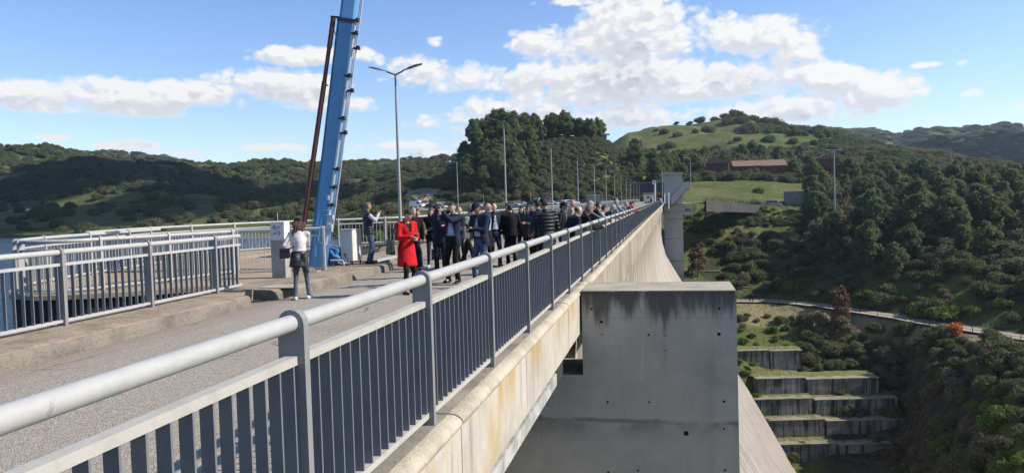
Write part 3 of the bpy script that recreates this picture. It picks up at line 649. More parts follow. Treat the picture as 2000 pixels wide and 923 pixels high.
# ------------------------------------------------------------------ railings
def post_mesh(w=.135, th=.05, h=1.13, m=None):
    mb = MB(); pts = [(-w/2, .0)]; r = w/2
    for k in range(9): a = PI-PI*k/8; pts.append((r*math.cos(a), h-r+r*math.sin(a)))
    pts.append((w/2, 0)); pts = pts[::-1]
    mb.prism(pts, lambda p_, k: (p_[0], (-th/2, th/2)[k], p_[1]))
    # raised collar round the tube
    return mb.mesh('rail_post', m)
def railing(name, label, path, spacing, posts, mats, bal=.15, bw=.055, nind=100, group=None, ends=(0,0), dist0=True, cat='railing', h=1.13, bstart=.0):
    """path: base polyline; posts: arc lengths of the posts; mats: post, tube, mid rail, baluster"""
    P = [Vector(p_) for p_ in path]; L = [0]
    for a, b in zip(P, P[1:]): L.append(L[-1]+(b-a).length)
    def pt(s):
        s = min(max(s, 0), L[-1]); i = max(k for k in range(len(L)-1) if L[k] <= s+1e-9); f = (s-L[i])/(L[i+1]-L[i]); d = (P[i+1]-P[i]).normalized()
        return P[i].lerp(P[i+1], f), d
    o0 = P[0]
    root = empty(name, o0, 0, label, cat, group)
    pm = post_mesh(m=mats[0], h=h)
    for s in posts:
        p_, d = pt(s); o = bpy.data.objects.new('post', pm); COL.objects.link(o); o.parent = root
        o.location = p_-o0; o.rotation_euler = (0, 0, math.atan2(d.y, d.x)-PI/2)
    off = Vector((0,0,0))
    MB().tube([p_-o0+Vector((0,0,h-.065)) for p_ in P], .041, 16, smooth=True).build('handrail', mats[1], root)
    def flat(z0, z1, w, nm, m):
        mb = MB(); vs = []
        for i, p_ in enumerate(P):
            d = (P[min(i+1, len(P)-1)]-P[max(i-1, 0)]); d.z = 0; d.normalize(); sd = Vector((d.y, -d.x, 0))*w/2; c = p_-o0
            vs += [c-sd+Vector((0,0,z0)), c+sd+Vector((0,0,z0)), c+sd+Vector((0,0,z1)), c-sd+Vector((0,0,z1))]
        n = len(P); fs = [(0,1,2,3), (4*n-4,4*n-1,4*n-2,4*n-3)]
        for i in range(n-1):
            for j in range(4): fs.append((i*4+j, (i+1)*4+j, (i+1)*4+(j+1) % 4, i*4+(j+1) % 4))
        mb.add(vs, fs).build(nm, m, root)
    flat(h-.262, h-.22, .062, 'mid_rail', mats[2]); flat(.055, .095, .062, 'bottom_rail', mats[2])
    mbb = MB().box(-bw/2, bw/2, -.006, .006, .093, h-.258); bm_ = mbb.mesh('baluster', mats[3])
    ss = []; s = bstart+bal/2
    while s < L[-1]:
        if all(abs(s-q_) > .06 for q_ in posts): ss.append(s)
        s += bal
    ss.sort(key=lambda s_: (pt(s_)[0]-Vector((0,0,CAMZ))).length if pt(s_)[0].y > .9 else 1e3+s_)
    rest = MB()
    for i, s in enumerate(ss):
        p_, d = pt(s); a = math.atan2(d.y, d.x)-PI/2
        if i < nind:
            o = bpy.data.objects.new('baluster', bm_); COL.objects.link(o); o.parent = root; o.location = p_-o0; o.rotation_euler = (0,0,a)
        else:
            R_ = Matrix.Rotation(a, 3, 'Z'); rest.add([R_ @ Vector(v_)+p_-o0 for v_ in mbb.v], mbb.f)
    if rest.v: tag(rest.build('balusters', mats[3], root), kind='stuff')
    return root
ys0 = 3.364-1.95*5
railing('bridge_railing', 'long grey railing with round-topped posts on the right-hand parapet ledge', [(-1.78, ys0-.4, 0), (-1.78, 164.6, 0)], 1.95, [.4+1.95*i for i in range(87) if .4+1.95*i < 174], [M_rail, M_tube, M_midrail, M_bal], .13, .06, bstart=.4)
ml = [M_rail, M_tube, M_lrail, M_bal]
ya = 9.49-1.9*6
railing('kerb_railing', 'nearest left railing standing on the kerb and ending beside the round platform', [(-8.63, ya-.2, 0), (-8.63, 14.2, 0)], 1.9, [.2+1.9*i for i in range(9)], ml, .15, .05, bstart=.2)
def smooth_path(pts, n=6):
    out = []; P = [Vector(p_) for p_ in pts]
    for i in range(len(P)-1):
        a, b, c, d = P[max(i-1,0)], P[i], P[i+1], P[min(i+2, len(P)-1)]
        for k in range(n):
            u = k/n; out.append(.5*((2*b)+(c-a)*u+(2*a-5*b+4*c-d)*u*u+(3*b-a-3*c+d)*u**3))
    out.append(P[-1]); return out
ml2 = [M_lrail, M_tube, M_lrail, M_lrail]
pa = smooth_path([(-10.7,17.4,0),(-11.15,15.5,0),(-11.75,13.75,0),(-12.15,13.3,0),(-12.75,13.2,0),(-13.4,13.6,0),(-14.1,14.6,0),(-14.6,16.1,0),(-14.95,18.6,0),(-15.3,20.8,0)])
railing('curved_railing', 'railing curving round the near tip of the rounded platform', pa, 1.9, [.1,2.0,3.6,5.3,5.75,7.9,9.8,11.6], ml2, .14, .05, nind=60)
pb = smooth_path([(-16.1,18.7,0),(-16.6,20.4,0),(-16.85,22.4,0),(-16.6,24.4,0),(-15.9,26.4,0),(-14.6,28.2,0),(-13.4,28.95,0)])
railing('outer_railing', 'outermost railing along the far rim of the platform above the water', pb, 1.9, [.1,1.9,3.8,5.7,7.6,9.5,11.4], ml2, .14, .05, nind=50)
railing('cross_railing', 'short railing across the walkway in front of the blue crane boom', [(-10.72,17.5,0),(-8.6,18.12,0)], 1.1, [.03,2.17], ml2, .155, .02, nind=20)
railing('rear_railing', 'railing behind the grey cabinet running back along the reservoir side', smooth_path([(-13.3,29.05,0),(-11.9,30.3,0),(-10.98,31.6,0),(-10.95,36,0),(-10.95,60,0),(-10.95,290,0)], 3), 2, [.1+2.0*i for i in range(99)], ml2, .15, .02, nind=60)

# ------------------------------------------------------------------ double street lamps
def lamp_proto():
    root = empty('street_lamp', (0,0,0))
    MB().tube([(0,0,0),(0,0,3.2),(0,0,6.78)], [.075,.06,.038], 12).build('pole', M_pole, root)
    MB().box(-.16,.16,-.16,.16,0,.03).build('base_plate', M_pole, root)
    for s in (-1, 1):
        a = MB(); a.tube([(0,0,6.72),(s*.18,0,6.80),(s*.34,0,6.87)], .032, 8); a.build('arm', M_lamphead, root)
        hd = MB()
        pts = [(.3,.03),(.36,.06),(.5,.075),(.62,.13),(.9,.15),(1.05,.13),(1.12,.06)]
        vs = []; fs = []
        for (x, w) in pts:
            z = 6.87+(x-.3)*.27; tk = .022 if x < .55 else (.045 if x < 1.0 else .018)
            vs += [(s*x,-w,z-.005),(s*x,w,z-.005),(s*x,w*.75,z+tk),(s*x,-w*.75,z+tk)]
        for i in range(len(pts)-1):
            for j in range(4): fs.append((i*4+j, i*4+(j+1) % 4, (i+1)*4+(j+1) % 4, (i+1)*4+j))
        n = len(pts); fs += [(0,1,2,3), (4*n-4,4*n-1,4*n-2,4*n-3)]
        hd.add(vs, fs); h_ = hd.build('lamp_head', M_lamphead, root)
        ln = MB(); ln.add([(s*.66,-.1,6.87+.36*.27-.012),(s*1.03,-.1,6.87+.73*.27-.012),(s*1.03,.1,6.87+.73*.27-.012),(s*.66,.1,6.87+.36*.27-.012)], [(0,1,2,3)])
        ln.build('lens', M_lens, h_)
    return root
ord_ = ['nearest', 'second', 'third', 'fourth', 'fifth', 'sixth', 'seventh', 'eighth', 'ninth', 'tenth', 'eleventh', 'twelfth', 'thirteenth', 'fourteenth']
lp = lamp_proto()
for k in range(14):
    o = lp if k == 0 else copy_tree(lp)
    o.location = (-10.56, 29.1+20.19*k, 0); o.rotation_euler.z = 0
    tag(o, ('tall nearest double-headed street lamp, just right of the blue crane boom' if k == 0 else ord_[k]+' nearest double-headed lamp in the row receding along the dam'), 'street lamp', 'double street lamps along the dam road')

# ------------------------------------------------------------------ crane boom
def cp(x, y, d=20.35): return at(x, y, d)
root = empty('crane', cp(620, 523), 0, 'blue telescopic crane boom leaning right above the walkway', 'crane'); o0 = root.location.copy()
def boomsec(xa, ya, xb, yb, w, dpt, nm, m, rot=18, parent=None, dd=0):
    a, b = cp(xa, ya)-o0, cp(xb, yb)-o0; ax = (b-a).normalized(); vd = Vector((0,1,0)); s = ax.cross(vd).normalized(); f_ = s.cross(ax).normalized()
    R_ = Matrix.Rotation(rad(rot), 3, ax); s = R_ @ s; f_ = R_ @ f_
    mb = MB(); c = .06
    poly = [(-w/2+c,-dpt/2),(w/2-c,-dpt/2),(w/2,-dpt/2+c),(w/2,dpt/2-c),(w/2-c,dpt/2),(-w/2+c,dpt/2),(-w/2,dpt/2-c),(-w/2,-dpt/2+c)]
    mb.prism(poly, lambda p_, k: (a, b)[k]+s*p_[0]+f_*p_[1])
    return mb.build(nm, m, parent or root)
BX = lambda y: 620.5+(523-y)*.1185      # boom axis
b1 = boomsec(BX(530), 530, BX(42), 42, .46, .40, 'lower_boom', M_blue)
boomsec(BX(42)+1.0, 42.5, BX(-130)+1, -130, .41, .35, 'upper_boom', M_bluel)
boomsec(BX(44), 46, BX(38), 39.5, .475, .42, 'collar', M_dark)
mb = MB(); mb.tube([cp(594,434,20.2)-o0, cp(633.5,160,20.2)-o0], .066, 12); mb.tube([cp(633.5,160,20.2)-o0, cp(649,50,20.2)-o0], .054, 12); mb.tube([cp(643,94,20.2)-o0, cp(651,36,20.2)-o0], .066, 10); ram = mb.build('ram_cylinder', M_rust, root)
mb = MB(); mb.beam(cp(646,33,20.2)-o0, cp(664,34.5,20.2)-o0, .05, .05); mb.beam(cp(632,166,20.2)-o0, cp(641,167,20.2)-o0, .04, .03); mb.tube([cp(650,57,20.1)-o0, cp(655,66,20.1)-o0, cp(657,76,20.1)-o0], .012, 6); mb.build('ram_bracket', M_dark, root)
mb = MB(); mb.tube([cp(639,445,20.0)-o0, cp(693,48,20.0)-o0], .045, 10); mb.build('steel_rod', M_steel, root)
mb = MB(); mb.tube([cp(650,445,20.0)-o0, cp(703,40,20.0)-o0, cp(712,-30,20.0)-o0], .022, 8); mb.tube([cp(642,470,20.0)-o0, cp(648,445,20.0)-o0, cp(699,38,20)-o0, cp(709,-30,20)-o0], .012, 6); mb.build('hydraulic_line', M_steel, root)
for (x, y) in ((694,40),(692,65),(695.5,94),(679,148),(683.5,177),(667,231),(670.5,259),(656,330),(650,365),(645,400)):
    mb = MB(); c = cp(x+1, y, 19.95)-o0; mb.obox(c, (.085,0,.008), (0,.05,0), (0,0,.022)); mb.obox(c+Vector((.05,0,.0)), (.03,0,0), (0,.06,0), (0,0,.05)); mb.build('clamp', M_dark, root)
mb = MB(); mb.tube([cp(636,478,20)-o0, cp(643,430,20)-o0, cp(644,415,20)-o0], .04, 8); mb.obox(cp(647,424,19.95)-o0, (.06,0,0), (0,.05,0), (0,0,.06)); mb.obox(cp(646,445,19.95)-o0, (.045,0,0), (0,.05,0), (0,0,.1)); mb.obox(cp(641,386,19.95)-o0, (.03,0,0), (0,.04,0), (0,0,.06)); mb.build('valve_block', M_steel, root)
mb = MB()
mb.tube([cp(619,440,19.85)-o0, cp(624,411,19.85)-o0, cp(641,411,19.85)-o0], .018, 6); mb.tube([cp(621,470,19.85)-o0, cp(629,421,19.85)-o0, cp(640,420,19.85)-o0], .02, 6)
mb.tube([cp(616,500,19.85)-o0, cp(618,470,19.85)-o0, cp(628,475,19.85)-o0], .015, 6)
mb.build('pipework', M_bluel, root)
mb = MB()
for (x, y, w, h) in ((652,498,.16,.13),(655,487,.14,.05),(649,510,.12,.08),(660,505,.1,.08)): mb.obox(cp(x, y, 20.9)-o0, (w,0,-.03), (0,.22,0), (0,0,h))
mb.tube([cp(645,490,20.6)-o0, cp(652,500,20.5)-o0, cp(662,503,20.6)-o0], .05, 8); mb.build('slewing_gear', M_blue, root)
mb = MB(); mb.tube([cp(645,508,20.4)-o0, cp(668,508,20.4)-o0, cp(671,512,20.4)-o0, cp(671.5,519,20.4)-o0], .022, 8); mb.build('guard_bar', M_lrail, root)

# ------------------------------------------------------------------ pillar, cabinet, small things on the walkway
root = empty('concrete_pillar', (-9.02, 16.15, 0), 0, 'short concrete pillar with flaking white paint on top and a thin rod', 'pillar')
mb = MB(); mb.box(0,.35,0,.26,0,.875); mb.build('shaft', M_pillar, root, bevel=.012)
mb = MB(); mb.box(-.006,.356,-.006,.266,.875,1.3); mb.build('painted_top', M_whitewash, root, bevel=.015)
MB().tube([(.14,.12,1.29),(.135,.12,1.50)], .008, 6).build('rod', M_steel, root)
mb = MB(); random.seed(4)
def stroke(a, b): mb.beam((a[0],-.0085,a[1]), (b[0],-.0085,b[1]), .003, .014, up=(0,0,1))
for (ox, oz, segs) in ((.09,1.13,[((0,0),(.05,.0)),((.05,0),(.05,.05)),((.05,.05),(0,.06)),((0,.06),(0,0)),((0,.06),(.045,.095))]), (.18,1.16,[((0,0),(.04,.02)),((.04,.02),(.08,.005))]),
                       (.085,1.02,[((0,0),(.05,.01)),((.02,.03),(.05,.03))]), (.165,1.01,[((0,0),(0,.06))]), (.20,1.0,[((0,0),(.05,0)),((.05,0),(.05,.035)),((.05,.035),(.015,.035)),((.05,.035),(.045,.07)),((.045,.07),(0,.065))])):
    for a, b in segs: stroke((ox+a[0], oz+a[1]), (ox+b[0], oz+b[1]))
mb.build('painted_marks', M_sign_dark, root)

root = empty('electrical_cabinet', (-8.80, 19.45, 0), 0, 'pale grey metal cabinet on thin legs beside the crane boom', 'cabinet')
MB().box(0,.36,0,.62,.12,.97).build('case', M_cab, root, bevel=.01)
MB().box(-.015,.375,-.015,.635,.97,.985).build('lid', M_cab, root)
MB().box(.02,.34,-.006,-.001,.15,.94).build('door', M_cab, root)
for x, y in ((.04,.05),(.32,.05),(.04,.57),(.32,.57)): MB().box(x-.015,x+.015,y-.015,y+.015,0,.12).build('leg', M_dark, root)
mb = MB(); mb.tube([(.13,-.008,.3),(.13,-.02,.3)], .025, 12); mb.tube([(.13,-.02,.3),(.2,-.03,.12),(.23,-.03,.0)], .008, 6); mb.build('cable', M_dark, root)
mb = MB(); mb.box(-9.1,-8.3,20.5,20.62,0,.05); mb.box(-8.35,-8.2,20.6,22.2,0,.06)
o = mb.build('steel_frame', M_lrail); tag(o, 'low pale metal edge frame on the walkway behind the grey cabinet', 'frame')
random.seed(11)
mb = MB()
for i in range(16):
    c = onz(lerp(598,652,random.random()), lerp(519,530,random.random()), .02); mb.obox(c, (random.uniform(.03,.1),random.uniform(-.04,.04),0), (random.uniform(-.02,.02),.03,0), (0,0,.015))
o = mb.build('rubble', M_top); tag(o, 'scattered small debris at the foot of the crane boom', 'rubble', kind='stuff')
c = onz(855, 507, -.2)
root = empty('black_case', c, 0, 'black case standing on the road behind the woman in white shoes', 'case')
MB().box(-.17,.17,-.15,.15,0,.36).build('body', M_dark, root, bevel=.03)
MB().tube([(-.08,0,.355),(-.08,0,.40),(.08,0,.40),(.08,0,.355)], .012, 6).build('handle', M_pitch, root)
c = at(1048.5, 386, 62); 
root = empty('gate_post', (c.x, c.y, -.2), 0, 'squat grey gate post with a flat cap behind the crowd', 'post')
MB().box(-.16,.16,-.16,.16,0,c.z+.1).build('shaft', M_lrail, root); MB().box(-.22,.22,-.2,.2,c.z+.1,c.z+.2).build('cap', M_lrail, root)

# ------------------------------------------------------------------ tower at the far end
def P(x, y, d): return at(x, y, d)
TX0, TX1, TY = -1.35, 2.55, 168.0
root = empty('stair_tower', (TX0, TY, -30), 0, 'tall grey concrete tower with outside stair at the far end of the dam', 'tower')
def tbox(nm, x0, x1, y0, y1, z0, z1, m=M_tower): return MB().box(x0-TX0, x1-TX0, y0-TY, y1-TY, z0+30, z1+30).build(nm, m, root)
tbox('shaft', TX0, TX1, TY, TY+4.2, -34, 6.4)
tbox('roof', TX0-.15, TX1+.3, TY-.4, TY+4.6, 6.4, 6.72)
for z in (-1.6, -3.2, -7.4, -12.2, -17.0): tbox('ledge_band', TX0-.03, TX1+.03, TY-.03, TY+4.2, z, z+.09, M_block if z < -3 else M_farconc)
mb = MB(); zt = 30
pa_ = [(-.1,1.6),(1.3,3.0),(3.0,4.75),(3.75,4.75),(3.75,3.3),(3.2,3.2),(1.3,1.0),(-.1,-.3)]
mb.prism([(x-TX0+.25, z+zt) for x, z in pa_][::-1], lambda p_, k: (p_[0], (-.75, -.45)[k], p_[1])); mb.build('stair_parapet', M_tower, root)
mb = MB(); mb.box(2.6-TX0, 3.95-TX0, -.45, 1.6, 3.0+zt, 3.3+zt); mb.box(3.85-TX0, 4.0-TX0, -.6, 1.6, 3.3+zt, 4.8+zt)
for i in range(12): mb.box(.1+i*.27-TX0+.1, .37+i*.27-TX0+.1, -.45, 0, zt-.4+i*.29, zt-.1+i*.29)
mb.build('stair_flight', M_farconc, root)
tbox('side_box', TX1+.02, TX1+2.0, TY+1.0, TY+3.6, -2.3, -.4, M_tower); tbox('side_opening', TX1+.5, TX1+1.7, TY+.97, TY+.99, -1.7, -1.0, M_block)
o = MB().tube([P(1293.5,395,160)-Vector((0,0,.5)), P(1293.5,334,160)], .07, 8); o.obox(P(1292.5,331.5,160), (.22,0,.0), (0,.12,0), (0,0,.16)); o = o.build('floodlight_pole', M_pole); tag(o, 'slim floodlight pole just left of the stair tower', 'floodlight pole')
for (x, t0, t1, lb) in ((1280,358,392,'left pale post between the gatehouse and the tower'), (1298,378,393,'short pale post touching the tower wall'), (1306,376,404,'thin white post in front of the tower stair')):
    a = P(x, t0, 162); b = P(x, t1, 162); o = MB().tube([b-Vector((0,0,.4)), a], .1, 8).build('marker_post', M_white); tag(o, lb, 'post')

# gatehouse, sign, dark retaining wall
g0 = P(1256, 397, 240); g1 = P(1277, 397, 240)
root = empty('gatehouse', (g0.x, g0.y, -.4), 0, 'small pale gatehouse with flat roof at the end of the dam road', 'gatehouse')
w = g1.x-g0.x
MB().box(.15,w-.15,0,3,0,2.9).build('wall', M_cab, root); MB().box(-.1,w+.1,-.4,3.2,2.9,3.55).build('roof', M_walk, root); MB().box(w*.38,w*.62,-.02,-.004,1.4,2.3).build('window', M_pitch, root)
a = P(1278.5, 396, 236); o = MB().tube([(0,0,-.5),(0,0,7.3)], .09, 8).build('post', M_pole)
root = empty('road_sign', (a.x, a.y, -.3), 0, 'square white sign with dark mark high on a pole by the gatehouse', 'sign'); o.parent = root
MB().box(-.55,.55,-.14,-.1,5.9,7.1).build('board', M_white, root); MB().box(-.16,.16,-.16,-.145,6.35,6.95).build('symbol', M_sign_dark, root)
root = empty('retaining_wall', (-14, 291, -1), 0, 'dark tall retaining wall behind the gatehouse', 'retaining wall')
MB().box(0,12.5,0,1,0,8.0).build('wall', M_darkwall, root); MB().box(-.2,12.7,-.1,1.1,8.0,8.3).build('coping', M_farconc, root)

# ------------------------------------------------------------------ roads and walls on the far banks
def strip(pts, w, m, name, lift=.06, side=None):
    mb = MB(); vs = []; n = len(pts)
    for i, p_ in enumerate(pts):
        d = Vector(pts[min(i+1, n-1)])-Vector(pts[max(i-1, 0)]); d.z = 0; d.normalize(); sd = Vector((d.y, -d.x, 0))*w/2
        vs += [Vector(p_)-sd+Vector((0,0,lift)), Vector(p_)+sd+Vector((0,0,lift))]
    mb.add(vs, [(2*i, 2*i+2, 2*i+3, 2*i+1) for i in range(n-1)]); o = mb.build(name, m); tag(o, kind='structure'); return o
M_path = concrete('tan_path', (.36,.315,.245), (.24,.21,.16), .5, .6, fine=8)
pathc = []
for px in range(1330, 2360, 18):
    k = pxaz(px); r3, r4 = [np.interp(k, AZ, RR[:, i]) for i in (3, 4)]; r_ = (r3+r4)/2; pathc.append(Vector((math.sin(k)*r_, math.cos(k)*r_, -24.98)))
strip(pathc, 5.4, M_path, 'footpath', .24)
roadc = [Vector((-3,168,.1)), Vector((3,173,.15)), at(1352,395.5,185), at(1388,397.0,203), at(1430,399.5,222), at(1480,403,238), at(1530,403,243), at(1600,403.5,241), at(1660,405,233)]
roadc = smooth_path(roadc, 5); strip(roadc, 6.5, M_farroad, 'bank_road', .02)
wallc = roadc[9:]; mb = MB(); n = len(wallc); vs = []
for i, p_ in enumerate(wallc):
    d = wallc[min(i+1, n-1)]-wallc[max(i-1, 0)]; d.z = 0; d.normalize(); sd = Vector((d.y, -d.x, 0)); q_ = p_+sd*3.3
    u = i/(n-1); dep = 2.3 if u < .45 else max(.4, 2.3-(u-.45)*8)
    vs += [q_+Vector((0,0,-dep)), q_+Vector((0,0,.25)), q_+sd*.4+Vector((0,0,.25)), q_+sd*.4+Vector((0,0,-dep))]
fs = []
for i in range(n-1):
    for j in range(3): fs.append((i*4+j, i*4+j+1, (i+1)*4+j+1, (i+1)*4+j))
mb.add(vs, fs); o = mb.build('bank_retaining_wall', M_darkwall); o.name = 'road_wall'; tag(o, 'grey stained retaining wall carrying the bank road right of the tower', 'retaining wall')  # sunlit face; its shade is put into the dark concrete colour, besides the stains
def guard(name, label, pts, side, h, m, step=2.0, lift=0, cat='guardrail', group=None, parts=True):
    root = empty(name, pts[0], 0, label, cat, group); n = len(pts); o0 = Vector(pts[0]); tp = []
    for i, p_ in enumerate(pts):
        d = Vector(pts[min(i+1, n-1)])-Vector(pts[max(i-1, 0)]); d.z = 0; d.normalize(); tp.append(Vector(p_)+Vector((d.y, -d.x, 0))*side+Vector((0,0,lift))-o0)
    MB().tube([q_+Vector((0,0,h)) for q_ in tp], .045, 6).build('top_rail', m, root); MB().tube([q_+Vector((0,0,h*.5)) for q_ in tp], .04, 5).build('lower_rail', m, root)
    acc_ = 0; nx = 0
    for a, b in zip(tp, tp[1:]):
        L = (b-a).length; 
        while nx < acc_+L:
            q_ = a.lerp(b, (nx-acc_)/L); MB().box(q_.x-.05,q_.x+.05,q_.y-.05,q_.y+.05,q_.z-.3,q_.z+h).build('post', m, root); nx += step
        acc_ += L
    return root
guard('road_guardrail', 'dark guardrail on top of the retaining wall beside the bank road', wallc, 3.5, 1.0, M_dark, 4, .2)
guard('path_railing', 'thin dark railing along the valley footpath, near edge', pathc[4:], 2.7, 1.0, M_dark, 4.5, .2)
guard('path_railing', 'dark railing on the uphill edge of the valley footpath', pathc[4:], -2.7, .9, M_dark, 5, .2)
# car park and the sandy road climbing the far bank
lot = []
for px in (790, 830, 870, 925, 1000, 1100, 1170, 1230, 1275): lot.append((pxaz(px), ))
mb = MB(); vs = []
for (k,) in lot:
    for i_ in (3.05, 3.95):
        r_ = np.interp(k, AZ, RR[:, 3])*(4-i_)+np.interp(k, AZ, RR[:, 4])*(i_-3); x, y = math.sin(k)*r_, math.cos(k)*r_; vs.append((x, y, tz(x, y)+.25))
mb.add(vs, [(2*i, 2*i+2, 2*i+3, 2*i+1) for i in range(len(lot)-1)]); o = mb.build('car_park', M_farroad); tag(o, kind='structure')
up_ = []
for px, d in ((818,258),(826,272),(834,288),(842,305),(850,322),(857,338),(862,352)): q_ = onground(px, d); up_.append(q_)
strip(up_, 3.2, M_walk, 'bank_track', .35)
mb = MB(); vs = []
for px in (872, 925, 1000, 1100, 1170, 1225): q_ = onground(px, 223); vs += [(q_.x,q_.y,-4.5),(q_.x,q_.y,.5)]
mb.add(vs, [(2*i, 2*i+1, 2*i+3, 2*i+2) for i in range(5)]); vs2 = [(x*1.004, y*1.004, z) for x, y, z in vs]; mb.add(vs2, [(2*i, 2*i+2, 2*i+3, 2*i+1) for i in range(5)]); mb.add([vs[2*i+1] for i in range(6)]+[vs2[2*i+1] for i in range(6)], [(i, i+6, i+7, i+1) for i in range(5)])
o = mb.build('bank_wall', M_farconc); tag(o, 'low grey wall in front of the parked cars across the water', 'wall')

# ------------------------------------------------------------------ concrete blocks stepping down the bank
def block(x0, y0, x1, y1, d, h, dep, label):
    """front top edge from photo (x0,y0) to (x1,y1)"""
    a = at(x0, y0, d); b = at(x1, y1, d); b.z = a.z = (a.z+b.z)/2; ax = (b-a); L = ax.length; ax.normalize(); nb = Vector((-ax.y, ax.x, 0))
    root = empty('concrete_block', a-Vector((0,0,h)), math.atan2(ax.y, ax.x), label, 'concrete block', 'concrete blocks stepping down the bank')
    mb = MB(); random.seed(int(x0+y0)); n = 8; vs = []
    mb.box(0, L, 0, dep, -2.2, h-.12)
    mb.build('wall', M_block, root)
    mb = MB(); mb.box(-.1, L+.1, -.1, dep*.55, h-.1, h+.03); mb.build('top_slab', M_blocktop, root)
    vs = []; fs = []; nx = 14
    for i in range(nx+1):
        for j in range(4): vs.append((lerp(-.6, L+.3, i/nx), lerp(dep*(.38+.12*math.sin(i*2.1+x0)), dep+.6, j/3), h+.05+random.uniform(0, .16)*(j > 0)))
    for i in range(nx):
        for j in range(3): fs.append((i*4+j, (i+1)*4+j, (i+1)*4+j+1, i*4+j+1))
    MB().add(vs, fs).build('grassy_tread', M_grassy, root)
names = ['top', 'second', 'third', 'lowest']
for i, (y, d, xl, xm, xr, h) in enumerate(((738,145,1478,1574,1716,3.2), (778,142,1476,1590,1753,3.1), (819,139.4,1500,1612,1776,3.1), (866,136,1520,1635,1741,2.9))):
    block(xl, y, xm-2, y, d, h, 5.0, names[i]+' left block in the main flight of concrete steps'); block(xm+3, y, xr, y, d, h, 5.0, names[i]+' right block in the main flight of concrete steps')
block(1436, 684, 1502, 684, 153, 2.4, 3.5, 'left block of the single row just above the main concrete steps'); block(1505, 684, 1566, 684, 153, 2.4, 3.5, 'right block of the single row just above the main concrete steps')
block(1440, 560, 1497, 560, 199, 2.9, 2.5, 'isolated block wall behind the two walkers on the footpath')
block(1334, 529, 1364, 529, 206, 2.9, 3, 'left block beside the tower foot, lower tier'); block(1366, 529, 1406, 529, 206, 2.9, 3, 'right block beside the tower foot, lower tier')
block(1334, 508, 1384, 508, 211, 2.4, 3, 'block beside the tower, middle tier'); block(1333, 486, 1343, 486, 216, 2.6, 3, 'narrow block beside the tower, upper tier')
a = at(1537,374,239); root = empty('wall_bunker', a-Vector((0,0,5.2)), .1, 'pale concrete retaining box with streaks by the bank road under the pines', 'retaining box')
MB().box(0,5.6,0,4,0,5.0).build('wall', M_farconc, root); MB().box(5.7,9.2,.3,4,0,4.6).build('side_wall', M_farconc, root); MB().box(-.2,9.3,-.2,4,5.0,5.2).build('slab', M_farconc, root)

# ------------------------------------------------------------------ houses
M_roof = concrete('terracotta_roof', (.26,.165,.12), (.16,.10,.075), .6, 1.0, fine=4, bumpd=.08)
M_redwall = concrete('dark_red_wall', (.16,.055,.047), (.09,.04,.035), .5, .5, fine=4)
M_win = mat('dark_window', (.03,.035,.04), .2).m
def house(c, L, D, hw, hr, rz, label, gable_front=False):
    root = empty('house', c, rz, label, 'house')
    MB().box(0,L,0,D,-3,hw).build('wall', M_redwall, root)
    mb = MB(); o_ = .5
    if gable_front: mb.prism([(-o_,hw-.1),(L+o_,hw-.1),(L+o_,hw+.12),(L/2,hw+hr),(-o_,hw+.12)][::-1], lambda p_, k: (p_[0], (-o_, D+o_)[k], p_[1]))
    else: mb.prism([(-o_,hw-.1),(D+o_,hw-.1),(D+o_,hw+.12),(D/2,hw+hr),(-o_,hw+.12)], lambda p_, k: ((-o_, L+o_)[k], p_[0], p_[1]))
    r_ = mb.build('roof', M_roof, root)
    n = max(1, int(L/4))
    for i in range(n):
        w_ = MB().box(L*(i+.5)/n-.6, L*(i+.5)/n+.6, -.03, -.004, hw-2.0, hw-.8).build('window', M_win, root)
    return root
c = at(1378,331,330); house(c, 9.2, 8, 2.6, 2.8, .0, 'small dark red house with gable facing the dam, left of the long house', True)
c = at(1434,333,332); house(c, 11, 9, 1.7, 2.6, .1, 'long low red house with pale terracotta roof, left half'); 
c = at(1484,333,334); house(c, 11, 9, 1.9, 2.8, .1, 'long low red house with pale terracotta roof, right half')
c = at(1592,330,330); house(c, 9, 8, 4.2, 2.0, 0, 'dark red house half hidden by pines behind the tall mast', True)
c = onground(1163, 352); c.z = at(1163,270,352).z; root = empty('hilltop_hut', c, 0, 'flat-roofed hut on top of the wooded knoll', 'hut')
MB().box(.8,5.6,0,3,-2,1.2).build('wall', M_farconc, root); MB().box(-.6,7.2,-.5,3.5,1.2,1.7).build('roof', M_cab, root)

# ------------------------------------------------------------------ masts and poles
def mast(x, yt, yb, d, r, label, cat='mast', heads=0):
    a = at(x, yt, d); b = at(x+ (yb-yt)*.012, yb, d); root = empty('mast' if cat == 'mast' else 'utility_pole', (a.x, a.y, b.z-1), 0, label, cat); H = a.z-b.z+1
    MB().tube([(0,0,0),(0,0,H*.5),(0,0,H)], [r,r*.85,r*.6], 10).build('pole', M_pole, root)
    for k in range(heads):
        s = (-1, 1, -1, 1)[k]; z = H-(k//2)*.7
        m_ = MB(); m_.beam((0,0,z),(s*1.5,0,z+.05),.1,.1); m_.obox((s*1.7,-.1,z+.1),(.42,0,.05),(0,.25,0),(0,0,.14)); m_.build('floodlight', M_cab, root)
    return root
r_ = mast(1629, 293, 458, 213, .27, 'tall grey floodlight mast rising from the bushes on the right bank', heads=2)
MB().tube([(.75,.0,0),(.75,0,9)], .04, 5).build('cable_duct', M_pole, r_)
mast(1348, 308, 358, 262, .13, 'slender pole at the left edge of the lawn right of the tower', 'utility pole', 1)
mast(892, 316, 412, 150, .11, 'lone slim pole in front of the left edge of the wooded knoll', 'utility pole', 1)
for (x, yt, lb) in ((944,377,'short pole behind the car park left of centre'), (1036,375,'short pole among the parked cars')): mast(x, yt, 404, 252, .09, lb, 'utility pole')
